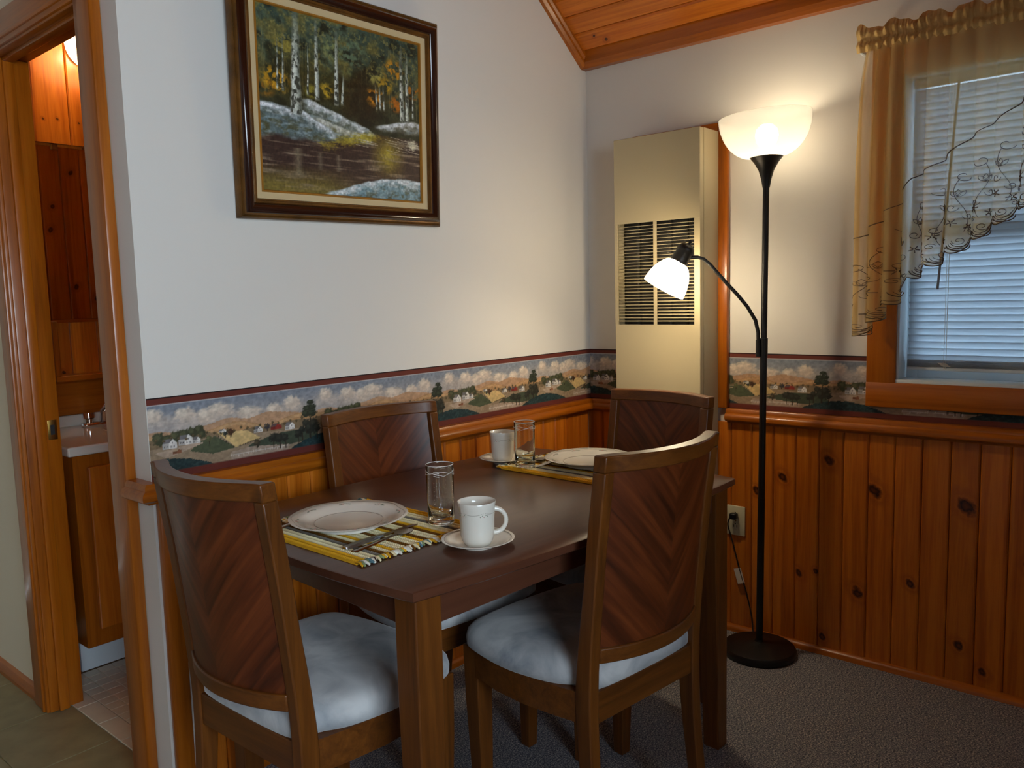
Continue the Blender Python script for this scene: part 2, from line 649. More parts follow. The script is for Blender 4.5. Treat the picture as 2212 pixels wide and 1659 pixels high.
def border_paint(u0, length):
    def paint(U, V):
        full = (u0 + U * length) / PER            # in pattern repeats; a tall pine stands at every whole number
        T = 1 - V                                 # 0 top .. 1 bottom
        out = None
        k = np.floor(full)
        W = full - k
        c = Canvas(W, T, (132, 142, 156))
        c.over(np.clip((T - 0.08) / 0.4, 0, 1) ** 1.2, (190, 178, 170))
        w3 = lambda d: [d - 1, d, d + 1]
        for (cu, cv, r, sd) in [(0.46, 0.24, 0.085, 3), (0.885, 0.27, 0.06, 5), (0.11, 0.22, 0.05, 8), (0.27, 0.25, 0.07, 9), (0.38, 0.3, 0.06, 12), (0.62, 0.33, 0.08, 15), (0.77, 0.34, 0.06, 17)]:
            for x in w3(cu):
                c.ell(x, cv + 0.07, r * 1.5, 0.09, (202, 188, 176), 0.8, 0.8, sd, 0.7)
                c.ell(x, cv, r * 0.8, 0.085, (224, 206, 188), 0.45, 0.9, sd + 30, 0.9)
                c.ell(x - r * 0.3, cv - 0.04, r * 0.4, 0.05, (236, 222, 204), 0.5, 0.8, sd + 50, 0.8)
        per = lambda f, s: np.sin(2 * np.pi * (f * W + s))
        h1 = 0.40 + 0.035 * per(1, 0.1) + 0.02 * per(3, 0.4) + 0.01 * per(5, 0.2)
        c.over((T > h1) * 1.0, (196, 156, 122))
        h2 = 0.46 + 0.03 * per(2, 0.75) + 0.02 * per(3, 0.1)
        c.over((T > h2) * 1.0, (188, 144, 100))
        c.over(((T > h2 + 0.012) & (T < h2 + 0.05)) * 0.6, (216, 176, 130))
        h3 = 0.52 + 0.02 * per(1, 0.6) + 0.015 * per(4, 0.2)
        c.over((T > h3) * 1.0, (138, 116, 88))
        c.over((T > 0.60 + 0.03 * per(1, 0.35)) * 1.0, (164, 142, 116))
        for x in w3(0.0):                          # lanes, fields
            c.poly([(x + 0.43, 0.52), (x + 0.60, 0.55), (x + 0.68, 0.68), (x + 0.53, 0.745)], (224, 192, 132))
            c.poly([(x + 0.33, 0.60), (x + 0.42, 0.56), (x + 0.53, 0.745), (x + 0.40, 0.78), (x + 0.28, 0.70)], (84, 92, 68))
            c.poly([(x + 0.62, 0.74), (x + 0.76, 0.66), (x + 1.0, 0.64), (x + 1.06, 0.80), (x + 0.80, 0.84), (x + 0.58, 0.80)], (76, 84, 66))
            c.poly([(x + 0.10, 0.66), (x + 0.32, 0.60), (x + 0.36, 0.62), (x + 0.16, 0.74)], (196, 172, 150))
            c.poly([(x + 0.50, 0.80), (x + 0.62, 0.77), (x + 0.86, 0.83), (x + 0.84, 0.90), (x + 0.5, 0.90)], (182, 160, 140))
            for i in range(13):
                c.ell(x + 0.555 + 0.0102 * i, 0.735 - 0.0045 * i, 0.0032, 0.011, (60, 50, 34), 0.5)
            for i in range(7):
                c.ell(x + 0.437 + 0.0135 * i, 0.575 + 0.026 * i, 0.0032, 0.011, (60, 50, 34), 0.5)
            for i in range(24):
                c.seg((x + 0.50 + 0.0145 * i, 0.83 + 0.012 * math.sin(i * 0.4)), (x + 0.50 + 0.0145 * i, 0.856 + 0.012 * math.sin(i * 0.4)), 0.0035, (226, 214, 200), PER / 0.204)
            c.seg((x + 0.50, 0.838), (x + 0.84, 0.838), 0.004, (220, 206, 190), PER / 0.204)
        dh = 0.745 + 0.19 * np.minimum(1, (np.abs(((W - 0.13 + 0.5) % 1) - 0.5) / 0.30) ** 2) + 0.02 * (fbm(W, T, 40, 8, 4, 2) - 0.5)
        c.over((T > dh) * 1.0, (38, 58, 60))
        c.over((T > dh) * np.clip(fbm(W, T, 90, 40, 8, 3) - 0.45, 0, 1) * 1.6, (70, 96, 96))

        def tree(u, v, ru, rv, col, sd, trunk=0.0):
            for x in w3(u):
                if trunk:
                    c.seg((x, v), (x, v + trunk), 0.008, (58, 46, 34), PER / 0.204)
                c.ell(x, v, ru, rv, col, 0.3, 1.0, sd)
                c.ell(x - ru * 0.3, v - rv * 0.3, ru * 0.5, rv * 0.45, tuple(min(q * 1.45, 255) for q in col), 0.6, 1.0, sd + 7, 0.7)

        def house(u, v, w, h, col=(238, 234, 228), roof=(120, 116, 118), win=True):
            for x in w3(u):
                c.poly([(x - w, v - h * 0.55), (x - w * 0.1, v - h * 0.55), (x - w * 0.1, v), (x - w, v)], tuple(q * 0.82 for q in col))
                c.poly([(x - w, v - h * 0.55), (x - w * 0.75, v - h), (x + w * 0.35, v - h), (x - w * 0.1, v - h * 0.55)], roof)
                c.poly([(x - w * 0.1, v - h * 0.55), (x + w * 0.42, v - h), (x + w, v - h * 0.55), (x + w, v), (x - w * 0.1, v)], col)
                if win:
                    for a, b in ((0.15, 0.2), (0.6, 0.2), (0.38, 0.55), (-0.4, 0.25), (-0.75, 0.25)):
                        c.ell(x + w * a, v - h * b, w * 0.09, h * 0.08, (70, 68, 72), 0.5)

        for i, (u, v, r) in enumerate([(0.13, 0.50, 0.034), (0.17, 0.53, 0.03), (0.215, 0.50, 0.032), (0.26, 0.49, 0.03), (0.30, 0.47, 0.028), (0.335, 0.45, 0.024), (0.35, 0.52, 0.02)]):
            tree(u, v, r, r * 2.3, (70, 72, 50), 60 + i)
        house(0.180, 0.63, 0.036, 0.12)
        house(0.262, 0.61, 0.036, 0.125)
        house(0.318, 0.61, 0.02, 0.075)
        house(0.215, 0.70, 0.022, 0.055, (150, 98, 70), (196, 170, 140), False)
        for i, (u, v, r, col) in enumerate([(0.385, 0.58, 0.015, (90, 92, 62)), (0.475, 0.545, 0.014, (46, 52, 48)), (0.505, 0.54, 0.017, (72, 48, 34)), (0.655, 0.74, 0.018, (70, 62, 46)), (0.72, 0.54, 0.016, (60, 58, 66))]):
            tree(u, v, r, r * 2.4, col, 80 + i, 0.06)
        house(0.46, 0.535, 0.02, 0.05)
        house(0.665, 0.60, 0.026, 0.075)
        house(0.775, 0.60, 0.034, 0.075, (150, 52, 44), (104, 84, 84), False)
        house(0.862, 0.635, 0.030, 0.10)
        for i, (u, v, r) in enumerate([(0.755, 0.70, 0.026), (0.795, 0.72, 0.03), (0.83, 0.73, 0.022), (0.915, 0.71, 0.026), (0.94, 0.66, 0.02), (0.97, 0.58, 0.026), (1.02, 0.60, 0.03), (0.99, 0.66, 0.03), (1.04, 0.67, 0.024)]):
            tree(u, v, r, r * 2.2, (48, 48, 40), 100 + i, 0.14)
        for x in w3(0.0):
            c.seg((x, 0.30), (x - 0.005, 0.80), 0.008, (50, 44, 34), PER / 0.204)
        for i, (u, v, r) in enumerate([(0.004, 0.30, 0.022), (-0.016, 0.38, 0.028), (0.018, 0.37, 0.024), (-0.03, 0.45, 0.03), (0.012, 0.45, 0.03)]):
            tree(u, v, r, r * 1.6, (46, 52, 40), 130 + i)
        for i in range(26):
            uu, vv = (i * 0.0377) % 1, 0.50 + 0.05 * ((i * 7) % 5) / 5
            tree(uu, vv, 0.007, 0.018, (86, 74, 50), 150 + i)
        g = fbm(full, T, 60, 30, 21, 3)
        c.c *= (0.78 + 0.28 * g)[..., None]
        # red-brown bands with dark lines
        band = ((T < 0.088) | (T > 0.905)) * 1.0
        c.over(band, (104, 48, 38))
        c.over(band * np.clip(fbm(full, T, 8, 40, 33, 2) - 0.3, 0, 1) * 0.7, (92, 40, 36))
        c.over(((T < 0.016) | (T > 0.985)) * 1.0, (28, 18, 22))
        c.over(((T > 0.083) & (T < 0.093)) * 0.7, (214, 206, 200))
        c.over(((T > 0.898) & (T < 0.907)) * 0.6, (96, 60, 54))
        return c.c
    return paint


def picture_paint(U, V):
    A = 1.0
    c = Canvas(U, V, (60, 62, 44))
    n1, n2 = fbm(U, V, 5, 5, 201, 5), fbm(U, V, 16, 18, 210, 4)
    c.over(np.clip((V - 0.55) / 0.45, 0, 1), (62, 82, 72))
    c.over(np.clip((n1 - 0.42) * 3, 0, 1) * np.clip((V - 0.45) * 3, 0, 1) * 0.8, (100, 116, 92))
    c.over(np.clip((n2 - 0.5) * 4, 0, 1) * np.clip((V - 0.45) * 3, 0, 1) * 0.75, (124, 112, 56))
    c.over(np.clip((0.47 - n2) * 5, 0, 1) * 0.8, (34, 34, 22))
    for i in range(34):
        u = rng.random()
        h0 = 0.50 + 0.1 * rng.random()
        c.seg((u, h0), (u + 0.02 * (rng.random() - .5), h0 + 0.15 + 0.25 * rng.random()), 0.002 + 0.002 * rng.random(), (150, 142, 100), 1, 0.45, 0.4)
    dab = fbm(U, V, 70, 70, 260, 3)
    c.over(np.clip((dab - 0.60) * 9, 0, 1) * np.clip((V - 0.5) * 4, 0, 1) * 0.55, (150, 140, 78))
    c.over(np.clip(1 - np.abs(V - 0.66) / 0.2, 0, 1) * np.clip(1.2 - np.abs(U - 0.36) / 0.35, 0, 1) * np.clip(fbm(U, V, 9, 14, 77, 4) * 1.4 - 0.3, 0, 1) * 0.7, (122, 112, 46))
    c.ell(0.60, 0.60, 0.13, 0.14, (46, 32, 18), 1.2, 1.2, 5, 0.75)
    c.ell(0.25, 0.62, 0.22, 0.13, (54, 46, 18), 0.9, 0.7, 6, 0.6)
    for i, (u, v, r, col) in enumerate([(0.09, 0.61, 0.09, (214, 158, 36)), (0.04, 0.56, 0.06, (150, 104, 30)), (0.29, 0.58, 0.045, (150, 140, 48)), (0.38, 0.60, 0.05, (196, 160, 44)), (0.69, 0.62, 0.07, (204, 132, 32)), (0.82, 0.80, 0.08, (206, 140, 34)), (0.84, 0.60, 0.06, (196, 112, 28)), (0.96, 0.70, 0.06, (190, 116, 26)), (0.70, 0.75, 0.07, (160, 150, 76)), (0.14, 0.80, 0.07, (150, 136, 60)), (0.76, 0.70, 0.06, (190, 150, 40)), (0.55, 0.85, 0.1, (98, 118, 92)), (0.42, 0.84, 0.07, (126, 134, 84))]):
        tex = fbm(U, V, 46, 46, 300 + i, 3)
        d = np.sqrt(((U - u) / r) ** 2 + ((V - v) / r) ** 2)
        c.over(np.clip((1.05 - d) * 2, 0, 1) * np.clip((tex - 0.42) * 6, 0, 1) * 0.9, col)
    # water
    water = np.clip((0.40 - 0.14 * np.clip(0.35 - U, 0, 1) - V + 0.02 * (n2 - 0.5)) / 0.02, 0, 1)
    c.over(water, (64, 46, 40))
    c.over(water * np.clip(1 - np.abs(U - 0.77) / 0.13, 0, 1) * np.clip(1 - np.abs(V - 0.27) / 0.16, 0, 1), (190, 170, 50))
    c.over(water * np.clip((0.16 - V) / 0.12, 0, 1) * np.clip((0.62 - U) / 0.25, 0, 1) * 0.75, (142, 128, 54))
    c.over(water * np.clip(fbm(U, V, 6, 70, 240, 3) - 0.52, 0, 1) * 4 * 0.7, (150, 132, 108))
    c.over(water * np.clip(1 - np.abs(U - 0.2) / 0.035, 0, 1) * ((V > 0.1) & (V < 0.25)) * 0.6, (146, 136, 108))
    for u in (0.33, 0.44):
        c.over(water * np.clip(1 - np.abs(U - u) / 0.02, 0, 1) * ((V > 0.14) & (V < 0.24)) * 0.5, (150, 140, 112))
    # banks with snow
    def bank(fn, lo, u0, u1, snow, body, sd):
        top = fn(U) + 0.022 * (fbm(U, V, 16, 20, sd, 4) - 0.5)
        sm = lambda q: np.clip(q, 0, 1)
        low = lo(U) + 0.05 * (fbm(U, V, 12, 20, sd + 3, 3) - 0.5)
        inb = sm((top - V) / 0.012 + 0.5) * sm((V - low) / 0.03 + 0.5) * sm((U - u0) / 0.05 + 0.3) * sm((u1 - U) / 0.05 + 0.3)
        c.over(inb, body)
        dk = sm((fbm(U, V, 30, 44, sd + 9, 4) - 0.46) * 5)
        c.over(inb * dk * sm((top - V) / 0.12), (84, 84, 58))
        c.over(inb * sm((fbm(U, V, 22, 50, sd + 13, 3) - 0.52) * 5) * 0.6, (158, 178, 186))
        dep = (top - V) / 0.06
        c.over(inb * sm(1.1 - dep - 1.6 * (fbm(U, V, 40, 60, sd + 5, 3) - 0.42)), snow)
    bank(lambda u: 0.535 - 0.33 * np.clip(u - 0.27, 0, 1), lambda u: 0.37 + 0 * u, 0.24, 0.68, (228, 232, 234), (112, 120, 108), 400)
    bank(lambda u: 0.44 - 0.26 * np.clip(u - 0.34, 0, 1), lambda u: 0.33 + 0 * u, 0.30, 0.66, (214, 216, 206), (118, 116, 84), 405)
    bank(lambda u: 0.485 - 0.10 * u - 0.42 * np.clip(u - 0.24, 0, 1), lambda u: 0.31 + 0 * u, -0.1, 0.44, (234, 238, 242), (100, 116, 116), 410)
    bank(lambda u: 0.45 + 0.22 * np.clip(u - 0.7, 0, 0.25), lambda u: 0.425 + 0 * u, 0.69, 1.1, (226, 230, 232), (120, 120, 104), 420)
    bank(lambda u: 0.005 + 0.125 * np.sin(np.clip((u - 0.36) / 0.64, 0, 1) * 1.9), lambda u: -0.1 + 0 * u, 0.36, 1.1, (232, 238, 240), (116, 148, 158), 430)
    for (u, v) in [(0.52, 0.33), (0.57, 0.35), (0.62, 0.36), (0.48, 0.32), (0.38, 0.29), (0.66, 0.37)]:
        c.ell(u, v, 0.05, 0.022, (186, 166, 44), 0.9, 2.2, int(u * 100), 0.55)
    for i in range(26):
        v = 0.30 + 0.09 * rng.random()
        u = 0.55 + 0.45 * rng.random()
        c.seg((u, v), (u + 0.08, v - 0.008), 0.002, (206, 196, 176), 1, 0.6)
    # birches
    def birch(u, v0, v1, w, sd, lean=0.0):
        f = np.clip((V - v0) / (v1 - v0), 0, 1)
        uu = u + lean * f + 0.006 * (fbm(U * 0 + 0.5, V, 9, 9, sd + 40, 2) - 0.5)
        ww = w * (1.15 - 0.6 * f) * (0.85 + 0.3 * fbm(U, V, 40, 50, sd + 7, 2))
        ins = np.clip((ww - np.abs(U - uu)) / (0.35 * w), 0, 1) * np.clip((V - v0) / 0.02, 0, 1) * np.clip((v1 - V) / (0.35 * (v1 - v0)), 0, 1)
        c.over(ins, (214, 220, 208))
        c.over(ins * np.clip((fbm(U, V, 80, 44, sd, 3) - 0.50) * 8, 0, 1) * 0.85, (46, 46, 36))
        c.over(ins * np.clip((U - uu + 0.1 * w) / w, 0, 1) * 0.7, (64, 68, 56))
        c.over(ins * np.clip(f * 1.6 - 0.7, 0, 1) * 0.8, (84, 96, 76))
    birch(0.20, 0.43, 1.05, 0.032, 500, 0.014)
    birch(0.325, 0.53, 1.02, 0.015, 510, 0.006)
    birch(0.44, 0.52, 0.98, 0.015, 520, 0.012)
    birch(0.475, 0.53, 0.72, 0.009, 530, 0.015)
    birch(0.875, 0.49, 0.99, 0.017, 540, 0.0)
    birch(0.912, 0.49, 0.95, 0.014, 543, 0.003)
    birch(0.955, 0.52, 0.75, 0.007, 545, 0.0)
    for u in (0.70, 0.725, 0.75):
        birch(u, 0.54, 0.70, 0.007, 550, -0.006)
    for u in (0.13, 0.10, 0.27):
        birch(u, 0.55, 0.85, 0.006, 560, 0.01)
    c.ell(0.945, 0.36, 0.035, 0.03, (222, 218, 190), 0.6, 1.0, 9, 0.8)
    c.c *= (0.78 + 0.40 * fbm(U, V, 120, 90, 600, 2))[..., None]
    return c.c


# ================================================================== the shell
XD = -1.842          # outer corner of the picture wall / face of the doorway wall
XL, YB, YH = -4.8, -3.4, 1.95
SL = 0.76            # roof pitch
zc = lambda x: 2.18 + SL * (-x - 0.04) if x > -2.4 else 2.18 + SL * (2.36) - SL * (-2.4 - x)

fl = struct(MB().box(XL, 0.1, YB - 0.1, 0.06, -0.08, 0.0).build('floor', M['carpet']))
wl = struct(MB().add([(XD, 0, 0), (0.1, 0, 0), (0.1, 0, zc(0) + .1), (XD, 0, zc(XD) + .15),
                      (XD, 0.075, 0), (0.1, 0.10, 0), (0.1, 0.10, zc(0) + .1), (XD, 0.075, zc(XD) + .15)],
                     [(0, 1, 2, 3), (7, 6, 5, 4), (0, 4, 5, 1), (3, 2, 6, 7), (0, 3, 7, 4), (1, 5, 6, 2)]).build('wall_left', M['white_wall']))
# wall with the window: pieces round the opening
WY0, WY1, WZ0, WZ1 = -1.178, -2.02, 0.947, 1.885
wrm = MB()
wrm.box(0, 0.12, WY0, 0.1, 0, 2.2)
wrm.box(0, 0.12, YB - 0.1, WY1, 0, 2.2)
wrm.box(0, 0.12, WY1, WY0, 0, WZ0)
wrm.box(0, 0.12, WY1, WY0, WZ1, 2.2)
wr = struct(wrm.build('wall_right', M['white_wall']))
# doorway wall
DZ = 1.965
DY0, DY1 = 0.170, 0.745
wd = MB()
wd.box(XD, XD + 0.065, 0.0751, DY0 - 0.02, 0, 3.9)
wd.box(XD, XD + 0.065, DY1 + 0.02, YH, 0, 3.9)
wd.box(XD, XD + 0.065, DY0 - 0.02, DY1 + 0.02, DZ + 0.02, 3.9)
wdo = struct(wd.build('wall_doorway', M['cream_wall']))
# walls behind the camera, with window openings
def wall_with_openings(name, axis, c0, c1, lo, hi, ztop, ops):
    m = MB()
    def bx(a0, a1, z0, z1):
        if axis == 1:
            m.box(a0, a1, c0, c1, z0, z1)
        else:
            m.box(c0, c1, a0, a1, z0, z1)
    cur = lo
    for (a0, a1, z0, z1) in sorted(ops):
        bx(cur, a0, 0, ztop)
        bx(a0, a1, 0, z0)
        bx(a0, a1, z1, ztop)
        cur = a1
    bx(cur, hi, 0, ztop)
    return struct(m.build(name, M['white_wall']))
wall_with_openings('wall_rear', 1, YB - 0.1, YB, XL, 0.0, 4.0, [(-3.80, -2.30, 0.92, 2.08)])
wall_with_openings('wall_side', 0, XL - 0.1, XL, YB - 0.1, YH, 4.0, [])
struct(MB().box(XL, XD + 0.11, YH, YH + 0.1, 0, 4.0).build('wall_hall_end', M['cream_wall']))

for wi, (ax, c, a0, a1) in enumerate([(1, YB, -3.80, -2.30)]):
    f = MB()
    def bar(p0, p1, z0, z1, t=0.03):
        if ax == 1:
            f.box(p0, p1, c - 0.09, c + t, z0, z1, 0.004)
        else:
            f.box(c - 0.09, c + t, p0, p1, z0, z1, 0.004)
    for z0, z1 in ((0.86, 0.96), (2.05, 2.13)):
        bar(a0 - 0.06, a1 + 0.06, z0, z1)
    for p in (a0 - 0.03, a1 + 0.03):
        bar(p - 0.04, p + 0.04, 0.9, 2.1)
    bar((a0 + a1) / 2 - 0.02, (a0 + a1) / 2 + 0.02, 0.9, 2.1, 0.0)
    bar(a0, a1, 1.49, 1.53, 0.0)
    w = struct(f.build('window_%d' % (wi + 2), M['trim_z']))
    g = MB()
    if ax == 1:
        g.box(a0, a1, c - 0.052, c - 0.048, 0.93, 2.07)
    else:
        g.box(c - 0.052, c - 0.048, a0, a1, 0.93, 2.07)
    g.build('pane', M['pane'], w)

# ------------------------------------------------ ceiling
cm = MB()
def slope_box(x0, x1, y0, y1, up0, up1):
    cm.hexa([(x0, y0, zc(x0) + up0), (x1, y0, zc(x1) + up0), (x1, y1, zc(x1) + up0), (x0, y1, zc(x0) + up0)],
            [(x0, y0, zc(x0) + up1), (x1, y0, zc(x1) + up1), (x1, y1, zc(x1) + up1), (x0, y1, zc(x0) + up1)])
slope_box(-2.4, 0.12, YB - 0.1, 0.1, 0.018, 0.08)
slope_box(XL - .1, -2.4, YB - 0.1, YH + .1, 0.018, 0.08)
slope_box(-2.4, XD + 0.11, 0.1, YH + .1, 0.018, 0.08)
ceil = struct(cm.build('ceiling', M['pine_y']))
PW = 0.0615 * math.hypot(1, SL)
th = math.atan(SL)
def plank_mesh(name, w, length, t, ch, mat, axis='z', gap=0.0007):
    """board of width w (x), thickness t (-y is the show face), V-jointed edges"""
    h = w / 2 - gap
    prof = [(-h, t), (h, t), (h, ch), (h - ch, 0), (-h + ch, 0), (-h, ch)]
    m = MB()
    m.rings([[(x, y, 0) for x, y in prof], [(x, y, length) for x, y in prof]])
    return m.mesh(name, mat)
cpl = plank_mesh('ceiling_plank', PW, 3.4, 0.016, 0.006, M['pine'])
for i in range(30):
    xm = -0.048 - 0.0615 * (i + 0.5)
    o = put('plank', cpl, ceil)
    # local z runs along -y of the room, local x along the slope, local -y looks down into the room
    ex = Vector((-math.cos(th), 0, math.sin(th)))
    ez = Vector((0, -1, 0))
    ey = ez.cross(ex)
    if ey.z < 0:
        ex, ey = -ex, -ey
    Mx = Matrix((ex, ey, ez)).transposed().to_4x4()
    Mx.translation = Vector((xm, 0.0, zc(xm)))
    o.matrix_world = Mx
    kx = (random.random() - .5) * PW * .6
    o['knot_a'] = [kx, 0.15 + 3.0 * random.random(), 0.004 + 0.006 * random.random()]
    o['knot_b'] = [-kx, 0.1 + 3.0 * random.random(), 0.005]
    if i == 0:
        o['knot_a'] = [0.012, 0.145, 0.008]
        o['knot_b'] = [-0.016, 0.105, 0.006]
# beam trim along the eave of the window wall, and the raking trim on the picture wall
struct(MB().sweep([(0, 0.0), (0, YB)], [(0, 2.20), (0.040, 2.20), (0.040, 2.150), (0.030, 2.126), (0, 2.126)], left=False).build('trim_1', M['trim_y']))
rk = MB()
prof = [(0.0, -0.048), (0.014, -0.048), (0.022, -0.036), (0.022, -0.022), (0.028, -0.012), (0.028, 0.012), (0, 0.012)]
rk.rings([[(x, -o, zc(x) + d) for o, d in prof] for x in (-0.036, XD)])
struct(rk.build('trim_2', M['trim']))

# ------------------------------------------------ wainscot, rails, border
RAIL = [(0, 0.826), (0.026, 0.826), (0.031, 0.818), (0.031, 0.811), (0.040, 0.806), (0.044, 0.797), (0.042, 0.788), (0.034, 0.782), (0.022, 0.780), (0.019, 0.774), (0, 0.774)]
WT = 0.018
plA = plank_mesh('wall_plank', 0.0755, 0.772, WT - 0.001, 0.0045, M['pine'])
for i in range(24):
    xm = -0.040 - 0.0755 * (i + 0.5)
    if xm < XD + 0.03:
        break
    o = put('plank', plA, wl, (xm, -WT, 0.004))
    o['knot_a'] = [(random.random() - .5) * .05, .1 + .6 * random.random(), 0.004 + 0.007 * random.random()]
    o['knot_b'] = [9.0, 9.0, 0.001]
plB = plank_mesh('wall_plank', 0.0797, 0.772, WT - 0.001, 0.0045, M['pine'])
knB = [(q[0], q[1], q[2] * 1.35) for q in [(-0.82, 0.599, .012), (-0.978, 0.674, .013), (-1.125, 0.592, .016), (-1.392, 0.579, .019), (-0.882, 0.265, .010), (-0.939, 0.284, .006), (-1.079, 0.237, .014), (-1.239, 0.303, .010),
       (-1.382, 0.137, .011), (-0.965, 0.057, .009), (-1.0, 0.064, .009), (-1.45, 0.07, .010), (-0.726, 0.537, .010), (-1.56, 0.42, .012), (-1.64, 0.2, .010), (-1.8, .55, .012)]]
y0 = -0.627 + 0.0797 * 8
i = 0
while y0 - 0.0797 * (i + 1) > YB:
    ym = y0 - 0.0797 * (i + 0.5)
    i += 1
    o = put('plank', plB, wr, (-WT, ym, 0.004), (0, 0, R(-90)))
    # local x -> -y of the room, local -y (show face) -> -x
    ks = [(-(ky - ym), kz - 0.004, kr) for ky, kz, kr in knB if abs(ky - ym) < 0.042]
    while len(ks) < 2:
        ks.append((9.0, 9.0, 0.001))
    o['knot_a'], o['knot_b'] = list(map(float, ks[0])), list(map(float, ks[1]))
# rails
struct(MB().sweep([(0.0, 0.0), (XD, 0.0), (XD, 0.074)], RAIL, left=True).build('trim_3', M['trim'], None, 40))
struct(MB().sweep([(0.0, -0.613), (0.0, YB)], RAIL, left=False).build('trim_4', M['trim_y'], None, 40))
struct(MB().sweep([(0.0, -0.0), (0.0, -0.222)], RAIL, left=False).build('trim_5', M['trim_y'], None, 40))
# upright bead on the outer corner of the wainscot
ct = MB().sweep([(XD + 0.052, 0), (XD - 0.002, 0)], [(0, 0.002), (0.020, 0.002), (0.026, 0.002), (0.026, 0.774), (0, 0.774)], left=True)
ct = MB()
ct.box(XD + 0.004, XD + 0.050, -0.024, -0.0005, 0.002, 0.774, 0.006, 2)
struct(ct.build('trim_6', M['trim_z'], None, 40))
# quarter rounds at the floor
QR = [(0, 0.0)] + [(WT + 0.020 * math.cos(R(a)), 0.022 * math.sin(R(a))) for a in (0, 20, 40, 60, 80, 90)] + [(0, 0.022)]
struct(MB().sweep([(0.0, -0.02), (0.0, YB)], QR, left=False).build('baseboard_right', M['trim_y'], None, 40))
struct(MB().sweep([(0.0, 0.0), (XD + 0.05, 0.0)], QR, left=True).build('baseboard_left', M['trim'], None, 40))
# wallpaper border
grid_print('wallpaper_border', 900, 100, lambda U, V: np.stack([XD + 0.001 + U * (-XD - 0.002), 0 * U - 0.0012, 0.8231 + V * 0.204], -1),
           border_paint(XD + 1.379, -XD), M['print'], wl)
grid_print('wallpaper_border', 560, 80, lambda U, V: np.stack([0 * U - 0.0012, -0.001 - U * 1.16, 0.8231 + V * 0.204], -1),
           border_paint(0.001 - 0.948, 1.16), M['print'], wr)
grid_print('wallpaper_border', 300, 24, lambda U, V: np.stack([0 * U - 0.0012, -1.161 - U * 0.95, 0.8231 + V * 0.044], -1),
           lambda U, V: border_paint(1.161 - 0.948, 0.95)(U, V * 0.044 / 0.204), M['print'], wr)
grid_print('wallpaper_border', 260, 40, lambda U, V: np.stack([0 * U - 0.0012, -2.111 - U * 1.28, 0.8231 + V * 0.204], -1),
           border_paint(2.111 - 0.948, 1.28), M['print'], wr)
# nail in the wall between heater and lamp
hk = MB().lathe([(0.003, 0), (0.003, 0.006), (0.0015, 0.008)], 10, True, True).xf(Matrix.Rotation(R(-90), 4, 'Y'))
tag(hk.build('nail', M['black'], None, None, (0.001, -0.750, 1.434)), 'tiny dark nail in the white wall left of the lamp pole', 'nail')

# ------------------------------------------------ doorway
door = struct(MB().box(XD - 0.028, XD, DY0 - 0.095, DY0 - 0.006, 0.001, DZ + 0.095, 0.006, 2).build('door_1', M['trim_z'], None, 40))
def dpart(name, *a, mat='trim_z', bev=0.004):
    return MB().box(*a, bev, 2).build(name, M[mat], door, 40)
dpart('casing', XD - 0.028, XD, DY1 + 0.006, DY1 + 0.105, 0.001, DZ + 0.095)
dpart('casing_bead', XD - 0.034, XD - 0.024, DY1 + 0.02, DY1 + 0.034, 0.001, DZ + 0.01)
dpart('head_casing', XD - 0.028, XD, DY0 - 0.006, DY1 + 0.006, DZ + 0.006, DZ + 0.095, mat='trim_y')
dpart('head_bead', XD - 0.034, XD - 0.024, DY0 - 0.006, DY1 + 0.03, DZ + 0.02, DZ + 0.034, mat='trim_y')
dpart('jamb', XD - 0.02, XD + 0.078, DY1, DY1 + 0.019, 0.001, DZ)
dpart('jamb', XD - 0.02, XD + 0.078, DY0 - 0.019, DY0, 0.001, DZ)
dpart('head_jamb', XD - 0.02, XD + 0.078, DY0 - 0.019, DY1 + 0.019, DZ, DZ + 0.019, mat='trim_y')
dpart('stop', XD + 0.004, XD + 0.034, DY1 - 0.012, DY1 + 0.001, 0.001, DZ)
dpart('head_stop', XD + 0.004, XD + 0.034, DY0, DY1, DZ - 0.012, DZ + 0.001, mat='trim_y')
dpart('casing', XD + 0.0655, XD + 0.080, DY1 + 0.006, DY1 + 0.08, 0.001, DZ + 0.07)
sp = dpart('strike_plate', XD + 0.042, XD + 0.068, DY1 - 0.0018, DY1 + 0.001, 0.85, 0.91, mat='brass', bev=0.0005)
MB().box(XD + 0.049, XD + 0.061, DY1 - 0.0022, DY1 - 0.001, 0.865, 0.895).build('strike_hole_shade', M['hole_shade'], sp)  # flat dark patch painted for the shade in the latch hole
# hall baseboard and tiles
struct(MB().sweep([(XD, DY1 + 0.105), (XD, YH)], [(0, 0), (0.02, 0), (0.02, 0.012), (0.012, 0.035), (0, 0.04)], left=True).build('baseboard_hall', M['trim_y']))
fh = struct(MB().box(XL, XD + 0.042, 0.06, YH, -0.08, -0.005).build('floor_hall', plain('tile_grout', (196, 180, 128), 0.8)))
M['hall_tile'] = plain('olive_grey_floor_tile', (142, 132, 96), 0.35, var=0.18, bumps=(60, 0.1, 0.001))
tm = MB().box(-0.1585, 0.1585, -0.1585, 0.1585, -0.006, 0.0, 0.0012).mesh('tile', M['hall_tile'])
tm2 = MB().box(-0.1585, 0.0855, -0.1585, 0.1585, -0.006, 0.0, 0.0012).mesh('tile', M['hall_tile'])
for a in range(9):
    for b in range(6):
        xx, yy = -1.885 - 0.32 * a, 0.28 + 0.32 * b
        if yy + .16 > YH:
            continue
        put('tile', tm2 if a == 0 else tm, fh, (xx, yy, 0))

